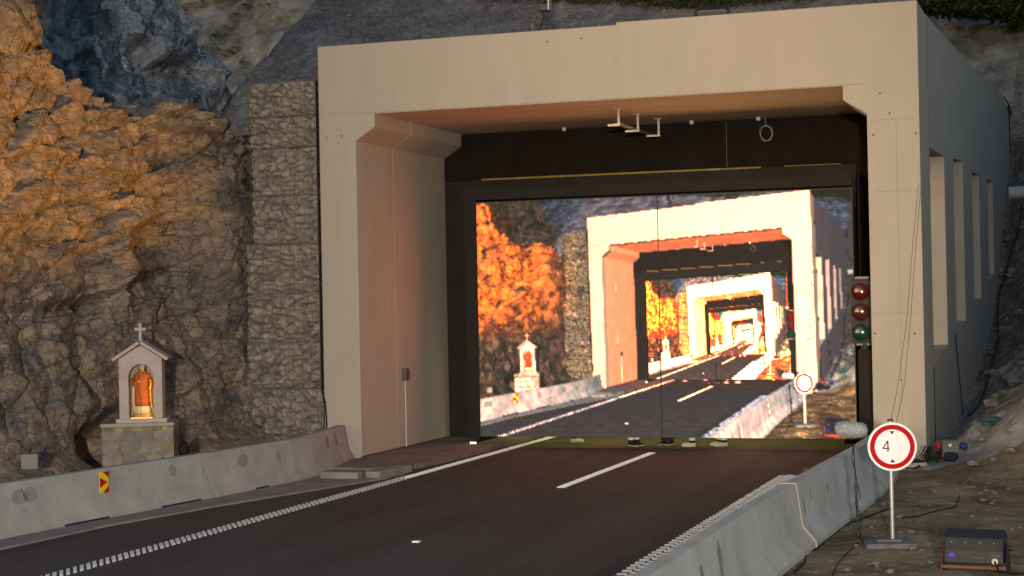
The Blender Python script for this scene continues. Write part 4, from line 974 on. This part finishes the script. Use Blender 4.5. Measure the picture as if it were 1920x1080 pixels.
# plug box heap at the foot of the side wall
hp_ = empty('plug_box', (-2.05, 30.0, .14), 'dark rubber distribution box with red and blue sockets at the side wall foot', 'plug box', rz=R_(12))
c = aty(1783, 843, 30.0); hp_.location = (float(c[0]), 30.0, float(c[2])-.17)
MB().box((0, .1, .17), (.30, .24, .32)).build('box_body', M['greyplastic'], hp_, bevel=.04)
MB().ball((.22, .05, .22), (.075, .08, .075), 2, .2, 5).build('blue_socket', M['blueplastic'], hp_, smooth=True)
MB().ball((-.20, .02, .25), (.065, .08, .085), 2, .2, 6).build('red_socket', M['redplastic'], hp_, smooth=True)
mb = MB().tube([(-.02, -.02, .25), (-.02, -.06, .25)], .03, 10); mb.build('socket_ring', M['whitebox'], hp_)
MB().ball((-.02, -.05, .05), (.14, .07, .09), 2, .3, 8).build('cable_loops', M['trousers'], hp_, smooth=True)
c = aty(1752, 850, 30.2)
hq = empty('plug_heap', (float(c[0]), 30.2, float(c[2])-.12), 'heap of dark red plugs and cables against the right pillar', 'plugs')
for k, (x, y, z, r_) in enumerate([(0, 0, .08, .11), (.09, .03, .1, .09), (-.06, .02, .16, .08), (.04, -.02, .2, .07), (-.1, -.02, .05, .07)]):
    MB().ball((x, y, z), (r_, r_*.8, r_), 2, .5, k).build('plug', M['darkred' if k % 2 else 'blackplastic'], hq, smooth='auto')
mb = MB(); r = random.Random(4)
for k in range(6):
    x = -.15+.06*k; mb.tube([(x, -.02, .25-.02*k), (x-.06, -.1, .12), (x-.2, -.16, -.02), (x-.45, -.1, -.08+.02*k)], .012, 6)
mb.build('cable_bundle', M['cable'], hq, smooth=True)
def gpt(u, v, dz=.012): p = cast(VERGE, u, v); return (p[0], p[1], p[2]+dz)
GC = 'cables lying on the dirt'
wire('ground_cable', [gpt(u, v) for u, v in [(1735, 868), (1715, 880), (1690, 878), (1668, 886), (1645, 905)]], .016, M['cable'], 'black cable from the plug heap towards the sign', group=GC)
wire('ground_cable', [gpt(u, v) for u, v in [(1668, 955), (1640, 965), (1615, 975), (1590, 985), (1560, 1005), (1535, 1028), (1512, 1040), (1510, 1055), (1490, 1075)]], .014, M['cable'], 'black cable along the foot of the right barrier', group=GC)
wire('ground_cable', [gpt(u, v) for u, v in [(1690, 972), (1720, 970), (1760, 958), (1790, 953), (1800, 930)]], .009, M['cable'], 'thin black cable running right from the sign post', group=GC)
wire('ground_cable', [gpt(u, v) for u, v in [(1610, 1020), (1592, 1035), (1570, 1060), (1560, 1085)]], .007, M['cable'], 'thin black cable from the microphone stand to the front', group=GC)
c = on_bank(1860, 798, 0.03)
tc_ = MB().ball((0, 0, .06), (.19, .14, .075), 3, .8, 11).build('teal_cloth', M['teal'], smooth='auto'); tc_.location = tuple(c); tag(tc_, 'crumpled teal cloth on the pale rocky embankment', 'cloth')
# loose stones on the verge and embankment
r = random.Random(21); k = 0
stones = []
for (u0, u1, v0, v1, n, s0, s1) in ((1500, 1915, 905, 1075, 70, .014, .045), (1740, 1915, 890, 930, 16, .02, .05), (1850, 1918, 420, 780, 26, .06, .18), (1815, 1915, 800, 885, 6, .05, .12)):
    for _ in range(n):
        u, v = r.uniform(u0, u1), r.uniform(v0, v1)
        p = gpt(u, v, 0) if v > 880 else on_bank(u, v, .05)
        if p[0] < -3.0: continue
        stones.append((p, r.uniform(s0, s1)))
for k, (p, s_) in enumerate(stones):
    o = MB().ball((0, 0, s_*.25), (s_*r.uniform(.8, 1.3), s_, s_*.6), 2, .6, k).build('loose_stone', M['mound'], smooth='auto'); o.location = tuple(p); o.rotation_euler = (0, 0, r.uniform(0, 6))
    tag(o, 'pale loose stone lying on the dirt verge or rubble bank right of the road', 'stone', 'loose stones right of the road')

# ------------------------------------------------------------------ on the roof: camera on tripod, black lamp
p = aty(1022, 54, 32.4)
p = aty(1022, 54, 31.9)
cm = empty('tripod_camera', (float(p[0]), 31.9, 8.38), 'small camera on a tripod on top of the portal', 'camera')
zt2 = float(aty(1022, 26, 31.9)[2])-8.38
for a in (R_(20), R_(140), R_(260)): MB().tube([(0, 0, zt2), (.28*math.cos(a), .28*math.sin(a), 0)], .014, 6).build('leg', M['blackmetal'], cm)
MB().tube([(0, 0, zt2-.12), (0, 0, zt2+.05)], .03, 8).build('head', M['blackplastic'], cm)
MB().bx(-.085, .095, -.09, .09, zt2+.05, zt2+.34).build('camera_body', M['blackplastic'], cm, bevel=.015)
MB().tube([(.0, -.09, zt2+.24), (.0, -.17, zt2+.24)], .055, 14).build('lens', M['signblack'], cm, smooth='auto')
MB().bx(.097, .115, -.09, .09, zt2+.06, zt2+.34).build('side_panel', M['metal'], cm)
MB().bx(-.05, .06, -.094, -.088, zt2+.08, zt2+.12).build('badge', M['greyplastic'], cm)
MB().tube([(-.1, 0, zt2-.02), (-.23, -.03, zt2-.05), (-.26, -.03, zt2-.22), (-.25, -.03, .0)], .010, 6).build('cable', M['cablegrey'], cm, smooth=True)
p = aty(1333, 33, 31.9)
rl = empty('roof_floodlight', (float(p[0]), 31.9, 8.43), 'black floodlight lying on top of the portal edge', 'floodlight', rz=R_(8))
MB().prism([(-.12, .05), (.12, .05), (.16, .16), (.10, .27), (-.05, .29), (-.15, .17)], lambda y, z: (-.27, y, z), lambda y, z: (.33, y, z)).build('body', M['blackplastic'], rl, bevel=.02)
MB().tube([(-.29, 0, .0), (-.29, 0, .18), (-.2, 0, .28)], .018, 8).build('yoke', M['blackmetal'], rl)
MB().bx(.335, .355, -.06, .06, .0, .27).build('side_plate', M['blackmetal'], rl)
MB().bx(-.2, .28, -.165, -.155, .16, .18).build('trim_strip', M['greyplastic'], rl)
MB().bx(-.3, .36, -.08, .08, 0, .05).build('base', M['blackmetal'], rl, bevel=.005)

# ------------------------------------------------------------------ floor lamp at the left foot of the drape
p = atz(888, 832, .09)
lp = empty('floor_lamp', (float(p[0]), float(p[1]), .09), 'tiny lit white lamp on the pavement at the drape foot', 'lamp')
MB().box((0, .02, .02), (.17, .09, .04)).build('body', M['blackplastic'], lp, bevel=.008)
MB().box((0, -.03, .022), (.13, .012, .028)).build('lamp_glass', M['white_led'], lp)

# ------------------------------------------------------------------ people standing behind the screen (feet seen in the gap under it)
def skin_mesh(name, pts_, edges, m, parent, sub=2):
    me = bpy.data.meshes.new(name); me.from_pydata([q[:3] for q in pts_], edges, []); me.update()
    o = bpy.data.objects.new(name, me); COL.objects.link(o)
    sk = o.modifiers.new('skin', 'SKIN'); sk.use_smooth_shade = True
    for v, q in zip(me.skin_vertices[0].data, pts_): v.radius = (q[3], q[3]); 
    me.skin_vertices[0].data[0].use_root = True
    ss = o.modifiers.new('sub', 'SUBSURF'); ss.levels = sub; ss.render_levels = sub
    dg = bpy.context.evaluated_depsgraph_get(); me2 = bpy.data.meshes.new_from_object(o.evaluated_get(dg)); me2.name = name
    o.modifiers.clear(); o.data = me2; me2.materials.clear(); me2.materials.append(m); me2.shade_smooth(); o.parent = parent; bpy.data.meshes.remove(me)
    return o
def person(u, v, rz, label, shoe, band, h=1.76, stance=.13):
    p = atz(u, v, 0); y = max(float(p[1]), YSC+.36); x = float(aty(u, v, y)[0])
    k = h/1.76; root = empty('person', (x, y, 0), label, 'person', 'people standing behind the screen', rz=rz)
    s = stance/2
    B_ = [(0, 0, .95, .115), (0, 0, 1.12, .12), (0, .01, 1.32, .135), (0, .0, 1.46, .06), (0, -.01, 1.54, .055), (0, -.02, 1.64, .095), (0, -.01, 1.71, .07),
          (.17, .01, 1.40, .055), (.22, .02, 1.12, .042), (.21, -.06, .88, .032), (-.17, .01, 1.40, .055), (-.22, .02, 1.12, .042), (-.21, -.06, .88, .032),
          (.09, 0, .88, .085), (s+.02, -.01, .49, .058), (s, .02, .10, .040), (-.09, 0, .88, .085), (-s-.02, -.01, .49, .058), (-s, .02, .10, .040)]
    E = [(0, 1), (1, 2), (2, 3), (3, 4), (4, 5), (5, 6), (2, 7), (7, 8), (8, 9), (2, 10), (10, 11), (11, 12), (0, 13), (13, 14), (14, 15), (0, 16), (16, 17), (17, 18)]
    body = skin_mesh('body', [(a*k, b*k, c*k, d*k) for a, b, c, d in B_], E, M['skin'], root)
    mb = MB().ball((0, .005, 1.69*k), (.092, .10, .075), 2, .1, 2); mb.build('hair', M['hair'], root, smooth=True)
    mb = MB(); mb.ball((0, -.115*k, 1.63*k), (.014, .02, .022), 1); [mb.ball((q_*.093*k, -.01, 1.64*k), (.012, .02, .03), 1) for q_ in (-1, 1)]; mb.build('nose_and_ears', M['skin'], root, smooth=True)
    for q_ in (-1, 1):      # hands with fingers, hanging
        mb = MB(); c_ = Vector((q_*.21*k, -.07*k, .82*k)); mb.ball(c_, (.018, .035, .045), 2)
        for f in range(4): mb.tube([c_+Vector((0, -.026+.017*f, -.035)), c_+Vector((-q_*.008, -.028+.017*f, -.075)), c_+Vector((-q_*.02, -.028+.017*f, -.105+.006*abs(f-1.5)))], .008, 6, rs=[.009, .008, .007])
        mb.tube([c_+Vector((0, -.035, .0)), c_+Vector((-q_*.012, -.055, -.03)), c_+Vector((-q_*.015, -.055, -.06))], .009, 6); mb.build('hand', M['skin'], root, smooth=True)
    mb = MB().loft([(0, 0, .86*k, .185, .125), (0, 0, 1.1*k, .18, .13), (0, .01, 1.32*k, .215, .14), (0, .005, 1.43*k, .16, .09), (0, 0, 1.49*k, .075, .07)], 24, False)
    for q_ in (-1, 1): mb.tube([(q_*.18*k, .01, 1.40*k), (q_*.225*k, .02, 1.12*k), (q_*.213*k, -.055, .90*k)], .06, 12, False, rs=[.075, .062, .048])
    mb.build('jacket', M['jacket'], root, smooth=True)
    mb = MB()
    for q_ in (-1, 1): mb.tube([(q_*.085*k, 0, .93*k), (q_*.085*k, 0, .84*k), (q_*(s+.02), -.01, .49*k), (q_*s, .02, .19), (q_*s, .018, .085)], .08, 18, False, rs=[.11, .105, .082, .068, .066])
    mb.build('trousers', M['trousers'], root, smooth=True)
    for q_ in (-1, 1):
        if band: MB().tube([(q_*s, .02, .135), (q_*s, .02, .20)], .0715, 18, False).build('reflective_band', M['band'], root, smooth=True)
        tw = q_*R_(10)
        mb = MB(); vv = []; n = 18
        prof_ = [(.085, .030, .062, .105), (.055, .036, .055, .10), (.02, .040, .05, .085), (-.04, .043, .045, .072), (-.10, .046, .045, .058), (-.15, .043, .043, .046), (-.185, .028, .04, .034), (-.197, .008, .035, .02)]
        for yy, hw, zc_, hh in prof_:
            for i in range(n):
                a = 2*math.pi*i/n; zz = .026+max(0, math.sin(a))*hh*.85 if math.sin(a) > 0 else .026; vv.append((q_*s+hw*math.cos(a), yy-.0+.0, zz))
        mm = len(prof_); fs = [(i*n+j, i*n+(j+1) % n, (i+1)*n+(j+1) % n, (i+1)*n+j) for i in range(mm-1) for j in range(n)]+[tuple(range(n)), tuple((mm-1)*n+j for j in range(n))[::-1]]
        so_ = mb.add(vv, fs).build('shoe', shoe, root, smooth='auto')
        ou = [(.088, .02), (.08, .036), (.02, .044), (-.10, .051), (-.16, .045), (-.195, .022), (-.203, 0)]; ol2 = [(yy, hw) for yy, hw in ou]+[(yy, -hw) for yy, hw in ou[::-1][1:]]
        MB().prism(ol2, lambda yy, hw: (q_*s+hw, yy, .0), lambda yy, hw: (q_*s+hw, yy, .027)).build('sole', M['sole'], so_, bevel=.004)
    return root
person(1078, 829, R_(105), 'person behind the left of the screen of whom one grey shoe shows', M['shoewhite'], False, stance=.05)
person(1190, 836, R_(60), 'person in dark shoes with bright white trouser bands left of the panel gap', M['shoeblack'], True, stance=.17)
person(1251, 834, R_(-20), 'person in black trousers and dark shoes just right of the panel gap', M['shoeblack'], False, stance=.17)
person(1296, 837, R_(-75), 'person in pale sneakers with bright trouser bands, middle of the group', M['shoewhite'], True, stance=.17)
person(1352, 836, R_(-55), 'person in grey shoes with bright trouser bands, rightmost of the group', M['shoewhite'], True, stance=.24)
bl = bpy.data.lights.new('backstage_lamp_beam', 'AREA'); bl.shape = 'RECTANGLE'; bl.size = 6.5; bl.size_y = .2; bl.energy = 105; bl.color = (1, .90, .27)
bo = bpy.data.objects.new('backstage_lamp_beam', bl); COL.objects.link(bo); aim(bo, (-8.9, 36.9, 2.2), (-8.9, 35.3, 0))

# ------------------------------------------------------------------ picture on the video wall: the live camera's view, traced from this very scene and fed back into itself
GW, GH = 420, 262
def to_srgb(c): c = np.clip(c, 0, None); return np.where(c < .0031308, c*12.92, 1.055*np.power(np.maximum(c, 1e-8), 1/2.4)-.055)
def to_lin(c): c = np.clip(c, 0, None); return np.where(c < .04045, c/12.92, ((c+.055)/1.055)**2.4)
def trace_view():
    vl = bpy.context.view_layer; vl.update(); dg = bpy.context.evaluated_depsgraph_get()
    img = np.zeros((GH, GW, 3)); uv = np.full((GH, GW, 2), -1.0)
    cam = Vector(CAM); key = Vector(KEY); flp = Vector(FLP); fdir = (Vector(tgt)-flp).normalized(); kdir = (Vector((-12.5, 31, 3.2))-key).normalized()
    hits = []
    for j in range(GH):
        for i in range(GW):
            d = Vector(ray((i+.5)/GW*1920, (j+.5)/GH*1080)).normalized()
            ok, loc, nor, fi, ob, _ = scene.ray_cast(dg, cam, d)
            if not ok: img[j, i] = (.10, .12, .16); continue
            if nor.dot(d) > 0: nor = -nor
            if ob.name.startswith('cabinet') and ob.parent is scr:
                uv[j, i] = ((loc.x-SX0)/(SX1-SX0), (SZ1-loc.z)/(SZ1-SZ0)); continue
            mn = ob.data.materials[0].name if ob.type == 'MESH' and ob.data.materials else 'barrier_concrete'
            hits.append((j, i, loc, nor, mn))
    for j, i, loc, nor, mn in hits:
        c1, c2, sc, em, es = ALB.get(mn, ALB['barrier_concrete'])
        f = .5+.9*mnoise.fractal(loc*sc*1.5, .7, 2.1, 5); f = min(1, max(0, f)); alb = c1*(1-f)+c2*f
        if mn in ('fractured_rock', 'gabion_stone', 'dirt_gravel', 'embankment_rubble', 'backfill_gravel', 'far_hill_rock', 'pale_rock'): alb = alb*max(.15, 1+.6*mnoise.noise(Vector((loc.x, loc.y*1.2, loc.z*2.6))*1.5)+.3*mnoise.noise(loc*9))*.75
        inside = loc.y > YP+.5 and XIL-.1 < loc.x < XIR+.1 and loc.z < ZL+.05
        occ = (.30 if inside else .8)
        L = alb*np.array((.94, .98, 1.10))*.40*occ*(.55+.45*nor.z)
        lv = key-loc; dist2 = lv.length_squared; ld = lv.normalized(); nl_ = nor.dot(ld); cone = (-ld).dot(kdir)
        if nl_ > 0 and cone > .93:
            hit = scene.ray_cast(dg, loc+nor*.01, ld, distance=lv.length-.1)[0]
            if not hit: L = L+alb*np.array((1, .90, .77))*.62*2250/dist2*nl_*min(1, (cone-.93)/.02)
        if mn == 'fractured_rock': L = L*np.array((.7, .66, .55))
        if loc.x < -14 and not inside:
            lv = flp-loc; ld = lv.normalized(); nl_ = nor.dot(ld); cone = (-ld).dot(fdir)
            if nl_ > 0 and cone > .951: L = L+alb*np.array((1, .47, .03))*1.6*330/lv.length_squared*nl_**1.6*min(1, (cone-.951)/.035)*float(sstep(2.4, 4.2, loc.z))
        if inside: L = L+alb*np.array((1, .60, .42))*.25
        if em: L = L+np.array(em)*min(es, 2)
        if mn == 'side_wall_concrete' and nor.x > .9: L = L*np.array((.55, .52, .62))
        img[j, i] = L
    def soft(p, k=.5):
        for ax in (0, 1): p = p*(1-k)+(np.roll(p, 1, ax)+np.roll(p, -1, ax))*k*.5
        return p
    S = to_srgb(img)
    def boost(s):
        g_ = s.mean(-1, keepdims=True); t = g_+(s-g_)*(1.55-.75*sstep(.42, .62, g_))
        t = np.maximum((t-.18)*2.0+.15, s*1.05+.03)
        return np.clip(t, 0, 1)
    S = soft(S, .35); Pn = boost(S)
    m = uv[..., 0] >= 0; ui = np.clip((uv[..., 0]*GW).astype(int), 0, GW-1); vi = np.clip((uv[..., 1]*GH).astype(int), 0, GH-1)
    for k in range(7):
        I = S.copy(); Q = soft(Pn, .6); I[m] = Q[vi[m], ui[m]]*np.array((1.05, 1.04, .94)); Pn = boost(I)
    return Pn
pic = trace_view()
gx_, gz_ = np.meshgrid(np.linspace(SX0, SX1, GW), np.linspace(SZ1, SZ0, GH), indexing='ij')
Pv = np.stack([gx_-(SX0+SX1)/2, np.zeros_like(gx_), gz_-SZ0], -1)
ms_ = bpy.data.materials.new('led_picture'); ms_.use_nodes = True; nn = ms_.node_tree.nodes; pb = nn['Principled BSDF']
pb.inputs['Base Color'].default_value = (.012, .012, .012, 1); pb.inputs['Roughness'].default_value = .6; pb.inputs['Specular IOR Level'].default_value = .1
an = nn.new('ShaderNodeAttribute'); an.attribute_name = 'led'; ms_.node_tree.links.new(an.outputs['Color'], pb.inputs['Emission Color']); pb.inputs['Emission Strength'].default_value = 1.05
led = grid_mesh('led_picture', Pv, ms_, False); led.parent = scr
colr = np.ones((GW, GH, 4), np.float32); lp_ = to_lin(pic).transpose(1, 0, 2); k_ = sstep(.55, 1.0, lp_[..., 0]); lp_[..., 0] *= 1+2.2*k_; lp_[..., 1] *= 1+1.0*sstep(.65, .98, lp_[..., 1]);  colr[..., :3] = lp_   # extra red and green above clipping, added to throw warm light around
ca_ = led.data.color_attributes.new('led', 'FLOAT_COLOR', 'POINT'); ca_.data.foreach_set('color', colr.reshape(-1))
